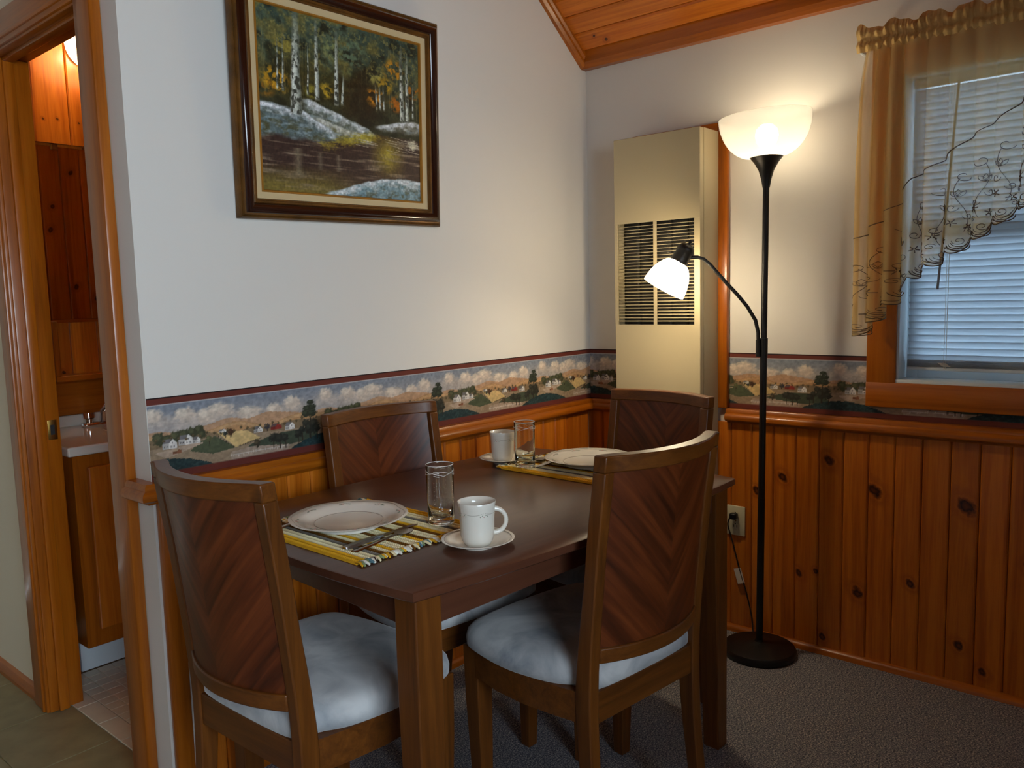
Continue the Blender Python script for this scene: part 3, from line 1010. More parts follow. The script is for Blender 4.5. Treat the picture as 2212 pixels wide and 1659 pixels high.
# ------------------------------------------------ bathroom behind the picture wall
BX0, BX1, BY0, BY1, BZ = XD + 0.0655, 0.0, 0.10, 1.42, 2.42
fb = struct(MB().box(XD + 0.04, 0.0, 0.10, BY1, -0.08, -0.004).build('floor_bathroom', plain('brown_tile_grout', (120, 92, 62), 0.8)))
M['bath_tile'] = plain('beige_mosaic_tile', (206, 196, 172), 0.3, var=0.06)
sm = MB().box(-0.0235, 0.0235, -0.0235, 0.0235, -0.005, 0.0, 0.001).mesh('tile', M['bath_tile'])
bg = MB().box(-0.030, 0.030, -0.0735, 0.0735, -0.005, 0.002, 0.0015).mesh('threshold_tile', M['bath_tile'])
for b in range(5):
    put('threshold_tile', bg, fb, (XD + 0.074, 0.115 + 0.15 * (b + .45), 0))
for a in range(9):
    for b in range(17):
        put('tile', sm, fb, (XD + 0.131 + 0.0488 * a, 0.13 + 0.0488 * (b + .5), 0))
put('mosaic_rest', MB().box(XD + 0.55, 0.0, 0.11, BY1, -0.005, 0.0).mesh('mosaic_rest', M['bath_tile']), fb)
bw = struct(MB().box(BX0, 0.0, BY1, BY1 + 0.08, 0, BZ).build('wall_bathroom_back', M['cream_wall']))
struct(MB().box(BX0, 0.1, BY0, BY1 + .1, BZ, BZ + 0.05).build('ceiling_bathroom', M['pine_y']))
bn = struct(MB().box(BX0, -0.44, 0.0995, 0.1005, 0, BZ).build('wall_bathroom_near', M['pine']))
struct(MB().box(-0.52, -0.44, BY0, BY1, 0, BZ).build('wall_bathroom_side', M['pine']))
plC = plank_mesh('wall_plank', 0.100, BZ - 0.01, 0.017, 0.005, M['pine'])
for i in range(12):
    o = put('plank', plC, bw, (BX0 + 0.016 + 0.100 * (i + 0.5), BY1 - 0.018, 0.004))
    o['knot_a'] = [(random.random() - .5) * .05, .4 + 1.8 * random.random(), 0.010]
    o['knot_b'] = [(random.random() - .5) * .05, .4 + 1.8 * random.random(), 0.008]
    o2 = put('plank', plC, bn, (BX0 + 0.016 + 0.100 * (i + 0.5), 0.119, 0.004), (0, 0, math.pi))
    o2['knot_a'] = [(random.random() - .5) * .05, 1.2 + .9 * random.random(), 0.014]
    o2['knot_b'] = [(random.random() - .5) * .05, 1.3 + .9 * random.random(), 0.012]
# board fascia over the mirror
va = thing('mirror_valance', 'knotty pine board above the bathroom mirror, lit by the globe lamp', 'valance', (-1.33, BY1 - 0.018, 1.86))
for i in range(3):
    o = put('board', plank_mesh('board', 0.125, 0.50, 0.02, 0.004, M['pine']), va, (-0.205 + 0.126 * (i + .5), -0.0205, 0.0))
    o['knot_a'] = [0.02, 0.09, 0.004]
    o['knot_b'] = [-0.03, 0.085, 0.004]
mr = thing('bathroom_mirror', 'frameless mirror above the shelf in the bathroom', 'mirror', (-1.35, BY1 - 0.019, 1.205))
MB().box(-0.19, 0.16, -0.006, 0, 0, 0.645, 0.001).build('mirror_glass', plain('mirror_silver', (205, 205, 205), 0.02, 1.0), mr)
MB().box(-0.19, 0.16, -0.010, 0, -0.012, 0.0).build('bottom_channel', M['chrome'], mr)
MB().box(-0.13, -0.105, -0.012, 0.0, 0.632, 0.655, 0.003).build('clip', M['brass'], mr)
sh = thing('bathroom_shelf', 'pine box shelf under the bathroom mirror', 'shelf', (-1.36, BY1 - 0.019, 0.84))
MB().box(-0.20, 0.18, -0.10, 0, 0.135, 0.157, 0.003).build('shelf_board', M['trim'], sh)
MB().box(-0.20, 0.18, -0.012, 0, 0.0, 0.135).build('back_board', M['trim'], sh)
MB().box(-0.20, -0.182, -0.10, 0, 0.157, 0.36, 0.002).build('side_board', M['trim_z'], sh)
MB().box(0.162, 0.18, -0.10, 0, 0.157, 0.36, 0.002).build('side_board', M['trim_z'], sh)
vn = thing('vanity_cabinet', 'dark pine bathroom vanity cabinet with a white toe kick', 'cabinet', (-1.36, 0.90, 0))
MB().box(-0.32, 0.42, 0.0, 0.50, 0.10, 0.762, 0.003).build('body', M['trim_z'], vn)
MB().box(-0.32, 0.42, 0.07, 0.50, 0.0, 0.0995).build('toe_kick', M['white_trim'], vn)
for x0, x1 in ((-0.28, 0.04), (0.06, 0.38)):
    d = MB().box(x0, x1, -0.018, 0.001, 0.16, 0.72, 0.005, 2).build('door', wood('pine_door', PINE_STOPS, 2, 26, .05, .35, .2, .3), vn)
    MB().lathe([(0.006, 0), (0.006, 0.012), (0.014, 0.02), (0.010, 0.028)], 14, True, True).xf(Matrix.Translation((x1 - 0.03 if x0 < 0 else x0 + 0.03, -0.017, 0.6)) @ Matrix.Rotation(R(90), 4, 'X')).build('knob', M['brass'], d)
ctp = thing('sink_counter', 'white sink counter with backsplash and chrome faucet on the bathroom vanity', 'sink', (-1.36, 0.90, 0.7625))
MB().box(-0.34, 0.43, -0.022, 0.502, 0.0, 0.032, 0.006, 2).build('slab', M['china'], ctp)
MB().box(-0.34, 0.43, 0.484, 0.502, 0.032, 0.075, 0.003).build('backsplash', M['china'], ctp)
MB().lathe([(0.17, 0.0335), (0.165, 0.036), (0.155, 0.0345), (0.12, 0.0335), (0.0, 0.0332)], 40, False, False, (0.06, 0.23, 0)).build('basin_rim', M['china'], ctp)
fc = MB().box(-0.08, 0.08, -0.025, 0.025, 0, 0.016, 0.006, 2).build('faucet', M['chrome'], ctp, 50, (-0.04, 0.41, 0.032))
MB().tube([(0, 0.0, 0.014), (0, -0.005, 0.06), (0, -0.05, 0.085), (0, -0.10, 0.075), (0, -0.115, 0.06)], [0.016, 0.014, 0.012, 0.011, 0.010], 12).build('spout', M['chrome'], fc, 50)
for x in (-0.055, 0.055):
    MB().lathe([(0.014, 0.014), (0.014, 0.03), (0.022, 0.036), (0.020, 0.055), (0.0, 0.058)], 14, False, True, (x, 0, 0)).build('handle', M['chrome'], fc, 50)
gl = thing('globe_lamp', 'round ribbed glass globe lamp glowing on the bathroom wall', 'lamp', (-1.345, BY1 - 0.040, 2.215))
MB().lathe([(0.0, 0), (0.055, 0), (0.055, 0.018), (0.04, 0.03)], 24).xf(Matrix.Rotation(R(90), 4, 'X')).build('wall_plate', M['brass'], gl, 40)
gm = MB()
gm.rings([[((0.105 * math.sin(R(p)) * (1 + 0.018 * math.cos(24 * R(a)))) * math.cos(R(a)), (0.105 * math.sin(R(p)) * (1 + 0.018 * math.cos(24 * R(a)))) * math.sin(R(a)), -0.105 * math.cos(R(p))) for a in range(0, 360, 3)] for p in range(4, 180, 8)])
gm.build('globe', shade_mat('ribbed_globe_glass', (0.95, 0.9, 0.78), 0, 0.35), gl, 60, (0, -0.13, 0))
MB().lathe([(0.0, -0.03), (0.02, -0.022), (0.03, 0), (0.02, 0.022), (0, 0.03)], 16).build('bulb', emit_mat('bathroom_bulb', (1.0, 0.74, 0.42), 130), gl, 60, (0, -0.13, 0))

# ================================================================== table
TX, TY = -1.831, -0.908
TR_ = math.atan2(-0.070, 1.098)
TL, TW, TH = 1.10, 0.75, 0.75
tbl = thing('dining_table', 'dark brown wooden dining table laid with two place settings', 'table', (TX, TY, 0), TR_)
def bow_outline(inset=0.0, bow=0.032, n=20):
    P = []
    cs = [(0, 0), (TL, 0), (TL, TW), (0, TW)]
    for k in range(4):
        a, b = Vector(cs[k]), Vector(cs[(k + 1) % 4])
        d = (b - a)
        nn = Vector((d.y, -d.x)).normalized()
        for i in range(n):
            t = i / n
            q = a + d * t + nn * (bow * (4 * t * (1 - t)) - inset)
            if i == 0:
                d0 = Vector(cs[k - 1]) - a
                q = a + (d.normalized() + d0.normalized()) * inset
            P.append((q.x, q.y))
    return P
tt = MB()
o0, o1 = bow_outline(0.0), bow_outline(0.003)
tt.rings([[(x, y, TH - 0.020) for x, y in o1], [(x, y, TH - 0.017) for x, y in o0], [(x, y, TH - 0.002) for x, y in o0], [(x, y, TH) for x, y in o1]])
tt.build('table_top', M['table_top'], tbl, 35)
def taper_leg(cx, cy, sx, sy, name='leg', top=0.060, bot=0.046, z1=TH - 0.02, parent=None, mat=None):
    # outer corner stays upright, inner faces taper
    m = MB()
    def sq(w, z):
        return [(cx, cy, z), (cx + sx * w, cy, z), (cx + sx * w, cy + sy * w, z), (cx, cy + sy * w, z)]
    m.rings([sq(bot, 0.0), sq(top, z1 * 0.72), sq(top, z1)])
    o = m.build(name, mat or M['walnut'], parent)
    bv = o.modifiers.new('bevel', 'BEVEL')
    bv.width, bv.segments = 0.003, 2
    return o
for cx, cy, sx, sy in ((0.014, 0.014, 1, 1), (TL - 0.014, 0.014, -1, 1), (TL - 0.014, TW - 0.014, -1, -1), (0.014, TW - 0.014, 1, -1)):
    taper_leg(cx, cy, sx, sy, parent=tbl)
for a in ((0.07, TL - 0.07, 0.026, 0.046), (0.07, TL - 0.07, TW - 0.046, TW - 0.026)):
    MB().box(*a, TH - 0.085, TH - 0.0195, 0.002).build('apron', M['table_top'], tbl)
for a in ((0.026, 0.046, 0.07, TW - 0.07), (TL - 0.046, TL - 0.026, 0.07, TW - 0.07)):
    MB().box(*a, TH - 0.085, TH - 0.0195, 0.002).build('apron', M['table_top'], tbl)

# ================================================================== chairs
CH, HW = 0.940, 0.189
REAR = [(0.0, 0.010), (0.08, 0.028), (0.20, 0.044), (0.32, 0.052), (0.44, 0.053), (0.54, 0.047), (0.64, 0.037), (0.76, 0.024), (0.86, 0.010), (CH, 0.0)]
zs_, rs_ = [a for a, b in REAR], [b for a, b in REAR]
def rear(z):
    # smooth interpolation of the post's rear profile
    i = max(0, min(len(zs_) - 2, int(np.searchsorted(zs_, z) - 1)))
    t = (z - zs_[i]) / (zs_[i + 1] - zs_[i])
    m0 = (rs_[i + 1] - rs_[max(i - 1, 0)]) / (zs_[i + 1] - zs_[max(i - 1, 0)])
    m1 = (rs_[min(i + 2, len(rs_) - 1)] - rs_[i]) / (zs_[min(i + 2, len(zs_) - 1)] - zs_[i])
    h = zs_[i + 1] - zs_[i]
    return (2 * t**3 - 3 * t**2 + 1) * rs_[i] + (t**3 - 2 * t**2 + t) * h * m0 + (-2 * t**3 + 3 * t**2) * rs_[i + 1] + (t**3 - t**2) * h * m1
PD, PWD = 0.032, 0.029
BULGE = 0.048
def back_y(x, z, off):
    """curved back: rear profile pushed backwards towards the middle"""
    t = max(0.0, 1 - (abs(x) / (HW - 0.016)) ** 2)
    return rear(z) - BULGE * t + off
def smooth_loop(pts, n):
    out = []
    m = len(pts)
    for i in range(m):
        p0, p1, p2, p3 = [Vector(pts[(i + k - 1) % m]) for k in range(4)]
        for j in range(n):
            t = j / n
            q = 0.5 * ((2 * p1) + (-p0 + p2) * t + (2 * p0 - 5 * p1 + 4 * p2 - p3) * t * t + (-p0 + 3 * p1 - 3 * p2 + p3) * t**3)
            out.append((q.x, q.y))
    return out
SEAT = [(-0.150, 0.060), (0.0, 0.052), (0.150, 0.060), (0.168, 0.100), (0.204, 0.160), (0.226, 0.265), (0.222, 0.370), (0.200, 0.432), (0.140, 0.452), (0.0, 0.460), (-0.140, 0.452), (-0.200, 0.432), (-0.222, 0.370), (-0.226, 0.265), (-0.204, 0.160), (-0.168, 0.100)]
LOOP = smooth_loop(SEAT, 5)
def make_chair():
    t = thing('dining_chair', '', 'chair')
    zl = [(CH - 0.0335) * k / 26 for k in range(27)]
    for s in (-1, 1):
        m = MB()
        rr = []
        for z in zl:
            y = rear(z)
            d = PD + 0.010 * max(0, 1 - abs(z - 0.42) / 0.25)
            xo, xi = s * HW, s * (HW - PWD)
            rr.append([(xo, y, z), (xi, y, z), (xi, y + d, z), (xo, y + d, z)])
        m.rings(rr)
        o = m.build('back_post', M['walnut'], t, 50)
        bv = o.modifiers.new('bevel', 'BEVEL')
        bv.width, bv.segments, bv.limit_method, bv.angle_limit = 0.003, 2, 'ANGLE', R(50)
    def curved(name, z0, z1, o0, o1, mat, x1=HW - PWD + 0.003, nz=2, bev=0.003):
        m = MB()
        rr = []
        xs = np.linspace(-x1, x1, 33)
        zz = np.linspace(z0, z1, nz)
        for x in xs:
            ring = [(x, back_y(x, z, o0), z) for z in zz] + [(x, back_y(x, z, o1), z) for z in zz[::-1]]
            rr.append(ring)
        m.rings(rr)
        o = m.build(name, mat, t, 40)
        if bev:
            bv = o.modifiers.new('bevel', 'BEVEL')
            bv.width, bv.segments, bv.limit_method, bv.angle_limit = bev, 2, 'ANGLE', R(60)
        return o
    curved('top_rail', CH - 0.034, CH, 0.0, PD, M['walnut_x'], x1=HW)
    curved('lower_rail', 0.505, 0.538, 0.003, PD - 0.003, M['walnut_x'])
    curved('back_panel', 0.534, CH - 0.030, 0.010, 0.022, M['chevron'], nz=10, bev=0)
    # seat frame: rear, side and front rails
    MB().box(-HW + PWD - 0.002, HW - PWD + 0.002, 0.058, 0.082, 0.372, 0.440, 0.002).build('seat_rail', M['walnut_x'], t)
    MB().box(-0.160, 0.160, 0.420, 0.443, 0.378, 0.440, 0.002).build('seat_rail', M['walnut_x'], t)
    for s in (-1, 1):
        out = [(HW - 0.004, 0.085), (0.200, 0.150), (0.213, 0.23), (0.215, 0.31), (0.205, 0.395)]
        rr = [[(s * x, y, 0.374), (s * x, y, 0.440), (s * (x - 0.022), y, 0.440), (s * (x - 0.022), y, 0.374)] for x, y in out]
        MB().rings(rr).build('side_rail', M['walnut_x'], t, 50)
        m = MB()
        def sq(x0, x1, y0_, y1_, z):
            return [(s * x0, y0_, z), (s * x1, y0_, z), (s * x1, y1_, z), (s * x0, y1_, z)]
        m.rings([sq(0.158, 0.190, 0.400, 0.432, 0.0), sq(0.158, 0.202, 0.392, 0.440, 0.30), sq(0.158, 0.204, 0.392, 0.442, 0.440)])
        o = m.build('front_leg', M['walnut'], t)
        bv = o.modifiers.new('bevel', 'BEVEL')
        bv.width, bv.segments = 0.003, 2
    cy = 0.26
    rr = []
    for sc, z in ((0.955, 0.438), (0.995, 0.446), (1.0, 0.462), (0.985, 0.478), (0.94, 0.490), (0.86, 0.4975), (0.7, 0.502), (0.45, 0.505), (0.2, 0.506)):
        rr.append([(x * sc, cy + (y - cy) * sc, z) for x, y in LOOP])
    MB().rings(rr).build('seat_cushion', M['suede'], t, 70)
    return t
chair = make_chair()
CHAIRS = [
    ((-1.281, -1.086), -7.4, 'walnut dining chair on the open side of the table, back to the room'),
    ((-1.990, -0.515), -88.7, 'walnut dining chair at the table end beside the doorway'),
    ((-1.212, -0.098), 174.0, 'walnut dining chair against the wall below the framed painting'),
    ((-0.520, -0.640), 82.0, 'walnut dining chair at the table end in front of the tall heater'),
]
for i, ((x, y), a, lab) in enumerate(CHAIRS):
    c = chair if i == 0 else copy_tree(chair)
    c.location = (x, y, 0)
    c.rotation_euler = (0, 0, R(a))
    tag(c, lab, 'chair', 'dining chairs round the table')

# ================================================================== framed painting
PWI, PHI = 0.7153, 0.6194
pic = thing('framed_painting', 'framed oil painting of birches by a snowy stream, gilt and mahogany frame', 'painting', (-1.574, -0.0, 1.4666))
pic.rotation_euler = (R(2.4914), R(-0.9306), 0)
def frame_loft(name, prof, mat, parent, sm=35):
    """prof: (distance in from the outer edge, height off the back)"""
    m = MB()
    rr = []
    for d, h in prof:
        rr.append([(d, -h, d), (PWI - d, -h, d), (PWI - d, -h, PHI - d), (d, -h, PHI - d)])
    m.rings(rr, True, False, False)
    return m.build(name, mat, parent, sm)
f0 = frame_loft('outer_moulding', [(0, 0.004), (0, 0.020), (0.004, 0.026), (0.007, 0.024), (0.010, 0.029), (0.014, 0.030)], M['gilt'], pic)
frame_loft('dark_moulding', [(0.0135, 0.0295), (0.018, 0.038), (0.024, 0.041), (0.030, 0.039), (0.036, 0.033), (0.040, 0.028)], M['frame_dark'], pic, 60)
frame_loft('inner_moulding', [(0.0395, 0.0275), (0.042, 0.030), (0.046, 0.029), (0.048, 0.025), (0.051, 0.0245), (0.053, 0.020)], M['gilt'], pic)
frame_loft('linen_liner', [(0.0525, 0.0205), (0.070, 0.0165)], M['linen'], pic)
frame_loft('gold_lip', [(0.0698, 0.0165), (0.071, 0.020), (0.0745, 0.019), (0.077, 0.013)], M['gold_lip'], pic)
MB().box(0.004, PWI - 0.004, -0.010, -0.004, 0.004, PHI - 0.004).build('backing', M['frame_dark'], pic)
grid_print('canvas', 430, 370, lambda U, V: np.stack([0.076 + U * (PWI - 0.152), 0 * U - 0.0135, 0.076 + V * (PHI - 0.152)], -1), picture_paint, M['oil'], pic)

# ================================================================== wall heater with its wood surround
HX, HY0, HY1, HZ = -0.160, -0.2305, -0.579, 1.806
struct(MB().box(-0.022, -0.0005, -0.613, -0.575, 0.826, 1.838, 0.004, 2).build('trim_7', M['trim_z'], None, 40))
struct(MB().box(-0.022, -0.0005, -0.575, -0.222, 1.806, 1.838, 0.004, 2).build('trim_8', M['trim_y'], None, 40))
ht = thing('wall_heater', 'tall beige metal wall heater with two columns of dark louvre slots', 'heater', (HX, (HY0 + HY1) / 2, 0))
hy = (HY0 - HY1) / 2
hb = MB()
hb.box(0.0285, 0.137, -hy, -hy + 0.003, 0.01, HZ)
hb.box(0.0285, 0.137, hy - 0.003, hy, 0.01, HZ)
hb.box(0.134, 0.137, -hy + 0.003, hy - 0.003, 0.01, HZ)
hb.box(0.0285, 0.134, -hy + 0.003, hy - 0.003, HZ - 0.003, HZ)
hb.box(0.0285, 0.134, -hy + 0.003, hy - 0.003, 0.01, 0.013)
# inset flange carrying the front panel: leaves a 3 mm reveal round the edge
for y0_, y1_ in ((-hy + 0.003, -hy + 0.006), (hy - 0.006, hy - 0.003)):
    hb.box(0.020, 0.035, y0_, y1_, 0.013, HZ - 0.003)
hb.box(0.020, 0.035, -hy + 0.006, hy - 0.006, HZ - 0.006, HZ - 0.003)
hb.build('cabinet', M['beige_metal'], ht)
CO = [(-0.2435, -0.3945), (-0.4075, -0.5565)]      # louvre columns (room y)
LZ0, LZ1, NS = 1.134, 1.502, 31
fp = MB()
ymid = (HY0 + HY1) / 2
def hz(y):
    return y - ymid
fp.box(0, 0.0040, -hy, hy, 0.01, LZ0, 0.0012)
fp.box(0, 0.0040, -hy, hy, LZ1, HZ, 0.0012)
fp.box(0, 0.0040, hz(CO[0][0]), hy, LZ0 - .001, LZ1 + .001)
fp.box(0, 0.0040, hz(CO[1][0]), hz(CO[0][1]), LZ0 - .001, LZ1 + .001)
fp.box(0, 0.0040, -hy, hz(CO[1][1]), LZ0 - .001, LZ1 + .001)
fp.box(0.0035, 0.0255, -hy, -hy + 0.002, 0.01, HZ)
fp.box(0.0035, 0.0255, hy - 0.002, hy, 0.01, HZ)
fp.box(0.0035, 0.0255, -hy, hy, HZ - 0.002, HZ)
fp.build('front_panel', M['beige_metal'], ht)
# heat exchanger assumed and added in dark steel so the slots look black: five upright flattened tubes
hx = plain('slot_darkening_steel', (44, 42, 40), 0.7, 0.3, var=0.2)
for k in range(5):
    yc = -hy + 0.008 + (2 * hy - 0.016) * (k + 0.5) / 5
    MB().box(0.050, 0.126, yc - 0.0325, yc + 0.0325, 0.30, HZ - 0.03, 0.012, 3).build('added_dark_tube', hx, ht, 50)
pt = (LZ1 - LZ0) / NS
for a, b in CO:
    L = a - b
    lm_ = MB()
    lm_.rings([[(x, y, z) for x, z in ((0.0005, 0.0), (0.010, 0.0026), (0.0105, 0.0018), (0.0012, -0.0014))] for y in (-L / 2, L / 2)])
    me = lm_.mesh('louvre', M['beige_metal'])
    for i in range(1, NS):
        put('louvre', me, ht, (0, hz((a + b) / 2), LZ0 + pt * i))

# ================================================================== outlet
ou = thing('wall_outlet', 'ivory duplex outlet plate on the pine panelling behind the lamp', 'outlet', (-WT, -0.650, 0.416))
MB().box(-0.0065, 0.0, -0.035, 0.035, -0.055, 0.055, 0.003, 2).build('cover_plate', M['plate_ivory'], ou, 50)
for z in (0.02, -0.02):
    rc = MB().prism([(0.0165 * math.cos(a) if abs(math.cos(a)) < .8 else 0.0135 * (1 if math.cos(a) > 0 else -1), 0.0145 * math.sin(a)) for a in np.linspace(0, 2 * math.pi, 24, endpoint=False)], 0.006, 0.009)
    rc.xf(Matrix.Translation((0, 0, z)) @ Matrix(((0, 0, -1, 0), (1, 0, 0, 0), (0, 1, 0, 0), (0, 0, 0, 1))))
    r = rc.build('receptacle', M['plate_ivory'], ou)
    for yy in (-0.006, 0.006):
        MB().box(-0.0094, -0.0088, yy - 0.0011, yy + 0.0011, z - 0.004, z + 0.005).build('slot_shade', M['hole_shade'], r)  # dark patch on the face, shade of the slot put in as colour
    MB().box(-0.0094, -0.0088, -0.0022, 0.0022, z + 0.0075 if z < 0 else z + 0.009, z + 0.0115 if z < 0 else z + 0.013).build('ground_hole_shade', M['hole_shade'], r)  # shade of the round hole, laid on as a dark patch
MB().lathe([(0.003, 0.0), (0.003, 0.0012)], 10, True, True).xf(Matrix.Translation((-0.0062, 0, 0)) @ Matrix.Rotation(R(-90), 4, 'Y')).build('screw', M['brass'], ou)

# ================================================================== floor lamp
LX, LY = -0.150, -0.797
lamp = thing('floor_lamp', 'black floor lamp with white bowl shade and lit side reading lamp', 'lamp', (LX, LY, 0))
LEAN = (-0.016 / 1.6, -0.019 / 1.6)
def lp(z, dx=0.0, dy=0.0):
    return (LEAN[0] * z + dx, LEAN[1] * z + dy, z)
MB().lathe([(0.0, 0.0), (0.120, 0.0), (0.123, 0.006), (0.123, 0.020), (0.118, 0.027), (0.08, 0.034), (0.03, 0.040), (0.016, 0.044), (0.014, 0.05), (0, 0.05)], 56).build('base', M['black'], lamp, 40)
MB().tube([lp(0.045), lp(0.55)], 0.0118, 16).build('pole', M['black'], lamp, 40)
MB().tube([lp(0.55), lp(1.085)], 0.0112, 16).build('pole', M['black'], lamp, 40)
MB().tube([lp(1.085), lp(1.60)], 0.0100, 16).build('pole', M['black'], lamp, 40)
MB().tube([lp(1.028), lp(1.09)], 0.0128, 16).build('collar', M['black'], lamp, 40)
cone = MB().lathe([(0.011, 1.575), (0.0125, 1.582), (0.0155, 1.60), (0.024, 1.63), (0.038, 1.655), (0.052, 1.672), (0.047, 1.672), (0.0, 1.66)], 40)
cone.xf(Matrix.Translation((LEAN[0] * 1.6, LEAN[1] * 1.6, 0)))
cone.build('shade_holder', M['black'], lamp, 50)
BW = 0.144
prof = [(0.046, 1.672)]
for k in range(1, 15):
    a = R(90 * k / 14)
    prof.append((0.046 + (BW - 0.046) * math.sin(a) ** 0.92, 1.672 + 0.128 * (1 - math.cos(a)) ** 0.95))
inner = [(r - 0.0025, z + (0.0025 if i == 0 else 0.0)) for i, (r, z) in enumerate(prof)]
bowl = MB().lathe([(0.0, 1.672)] + prof + inner[::-1] + [(0.0, 1.6745)], 56)
bowl.xf(Matrix.Translation((LEAN[0] * 1.7, LEAN[1] * 1.7, 1.672)) @ Matrix.Rotation(R(-3.2), 4, Vector((0.76, 0.65, 0))) @ Matrix.Translation((0, 0, -1.672)))
bowl.build('bowl_shade', shade_mat('frosted_bowl_shade', (0.55, 0.54, 0.52), 0, 0.50), lamp, 60)
bulb = MB().lathe([(0.0, 1.682), (0.014, 1.684), (0.017, 1.700), (0.030, 1.716), (0.036, 1.738), (0.032, 1.758), (0.018, 1.772), (0.0, 1.776)], 24)
bulb.xf(Matrix.Translation((LEAN[0] * 1.7, LEAN[1] * 1.7, 0)))
bulb.build('bulb', emit_mat('bowl_bulb', (1.0, 0.83, 0.57), 46), lamp, 60)
AD = Vector((-0.65, 0.76, 0)).normalized()
ax0 = Vector(lp(1.05))
def ap(s, z):
    return (ax0.x + AD.x * s, ax0.y + AD.y * s, z)
MB().tube([ap(0.0, 1.052), ap(0.018, 1.052)], 0.006, 10).build('arm_bracket', M['black'], lamp, 40)
MB().tube([ap(0.018, 1.030), ap(0.018, 1.085)], 0.0085, 12).build('arm_socket', M['black'], lamp, 40)
ctrl = [(0.018, 1.08), (0.019, 1.11), (0.028, 1.15), (0.055, 1.195), (0.085, 1.232), (0.12, 1.27), (0.152, 1.306), (0.178, 1.336), (0.198, 1.353), (0.218, 1.360), (0.236, 1.360), (0.25, 1.357)]
MB().tube([ap(*q) for q in ctrl], 0.0062, 12).build('gooseneck', M['black'], lamp, 60)
# small reading head: axis runs from the socket down to the open rim
hd = Vector((0.046, 0, -0.078)).normalized()       # in the (arm, z) plane
top = Vector(ap(0.249, 1.398))
axis = (AD * hd.x + Vector((0, 0, 1)) * hd.z).normalized()
q = Vector((0, 0, 1)).rotation_difference(axis).to_matrix().to_4x4()
TM = Matrix.Translation(top) @ q
def headpart(name, prof, mat, n=36, sm=50, c0=False, c1=False, parent=lamp):
    return MB().lathe(prof, n, c0, c1).xf(TM).build(name, mat, parent, sm)
headpart('socket_cap', [(0.0, -0.004), (0.014, -0.003), (0.023, 0.003), (0.0285, 0.012), (0.0285, 0.021), (0.0265, 0.023), (0.0295, 0.060), (0.030, 0.067), (0.0, 0.067)], M['black'])
sw = headpart('switch_knob', [(0.0, -0.021), (0.005, -0.020), (0.006, -0.015), (0.004, -0.011), (0.004, 0.002)], M['black'], 14)
sp_ = [(0.028, 0.062)]
for k in range(1, 11):
    a = R(90 * k / 10)
    sp_.append((0.028 + 0.044 * math.sin(a) ** 1.0, 0.062 + 0.098 * (1 - math.cos(a)) ** 0.8))
headpart('reading_shade', sp_ + [(r - 0.002, z - (0.0 if i else -0.002)) for i, (r, z) in enumerate(sp_)][::-1], shade_mat('frosted_reading_shade', (0.9, 0.87, 0.80), 0, 0.62), 40, 60)
headpart('reading_bulb', [(0.0, 0.070), (0.012, 0.072), (0.018, 0.090), (0.021, 0.108), (0.015, 0.125), (0.0, 0.131)], emit_mat('reading_bulb', (1.0, 0.83, 0.57), 400), 18, 60)
# cord with plug and paper tag
cordp = [(-0.037, -0.641, 0.436), (-0.048, -0.637, 0.428), (-0.050, -0.632, 0.405), (-0.040, -0.636, 0.37), (-0.032, -0.642, 0.337), (-0.030, -0.669, 0.238), (-0.030, -0.695, 0.157), (-0.036, -0.718, 0.075), (-0.060, -0.735, 0.020), (-0.085, -0.745, 0.006)]
cpts = []
for i in range(len(cordp) - 1):
    p0, p1, p2, p3 = [Vector(cordp[max(0, min(len(cordp) - 1, i + k - 1))]) for k in range(4)]
    for j in range(6):
        t = j / 6
        cpts.append(0.5 * ((2 * p1) + (-p0 + p2) * t + (2 * p0 - 5 * p1 + 4 * p2 - p3) * t * t + (-p0 + 3 * p1 - 3 * p2 + p3) * t**3))
off = Vector((LX, LY, 0))
cord = MB().tube([c - off for c in cpts], 0.0026, 8).build('power_cord', M['cord_brown'], lamp, 60)
MB().box(-0.052 - LX, -0.0275 - LX, -0.662 - LY, -0.636 - LY, 0.425, 0.447, 0.005, 2).build('plug', M['black'], cord, 50)
tg = MB().box(-0.0006, 0.0006, -0.014, 0.014, -0.028, 0.028).xf(Matrix.Translation((-0.031 - LX, -0.668 - LY, 0.214)) @ Matrix.Rotation(R(-17), 4, 'X'))
tg.build('cord_tag', M['tag_white'], cord)

# ================================================================== window in the right wall
win = struct(MB().box(-0.020, -0.0005, WY0 - 0.002, -1.091, 0.867, 1.98, 0.005, 2).build('window_1', M['trim_z'], None, 40))
def wpart(name, *a, mat='trim_z', bev=0.004, parent=win):
    return MB().box(*a, bev, 2).build(name, M[mat], parent, 40)
wpart('casing', -0.020, -0.0005, WY1 - 0.088, WY1 + 0.002, 0.867, 1.98)
wpart('bottom_casing', -0.021, -0.0005, WY1 - 0.088, -1.0908, 0.8665, 0.9465, mat='trim_y')
wpart('top_casing', -0.020, -0.0005, WY1 + 0.002, WY0 - 0.002, 1.885, 1.98, mat='trim_y')
wpart('jamb', -0.012, 0.12, WY0 - 0.010, WY0 + 0.001, WZ0 - 0.004, WZ1, mat='white_trim', bev=0.002)
wpart('jamb', -0.012, 0.12, WY1 - 0.001, WY1 + 0.010, WZ0 - 0.004, WZ1, mat='white_trim', bev=0.002)
wpart('sill', -0.016, 0.12, WY1, WY0, WZ0 - 0.003, WZ0 + 0.010, mat='white_trim', bev=0.002)
wpart('head', -0.004, 0.12, WY1, WY0, WZ1 - 0.010, WZ1 + 0.001, mat='white_trim', bev=0.002)
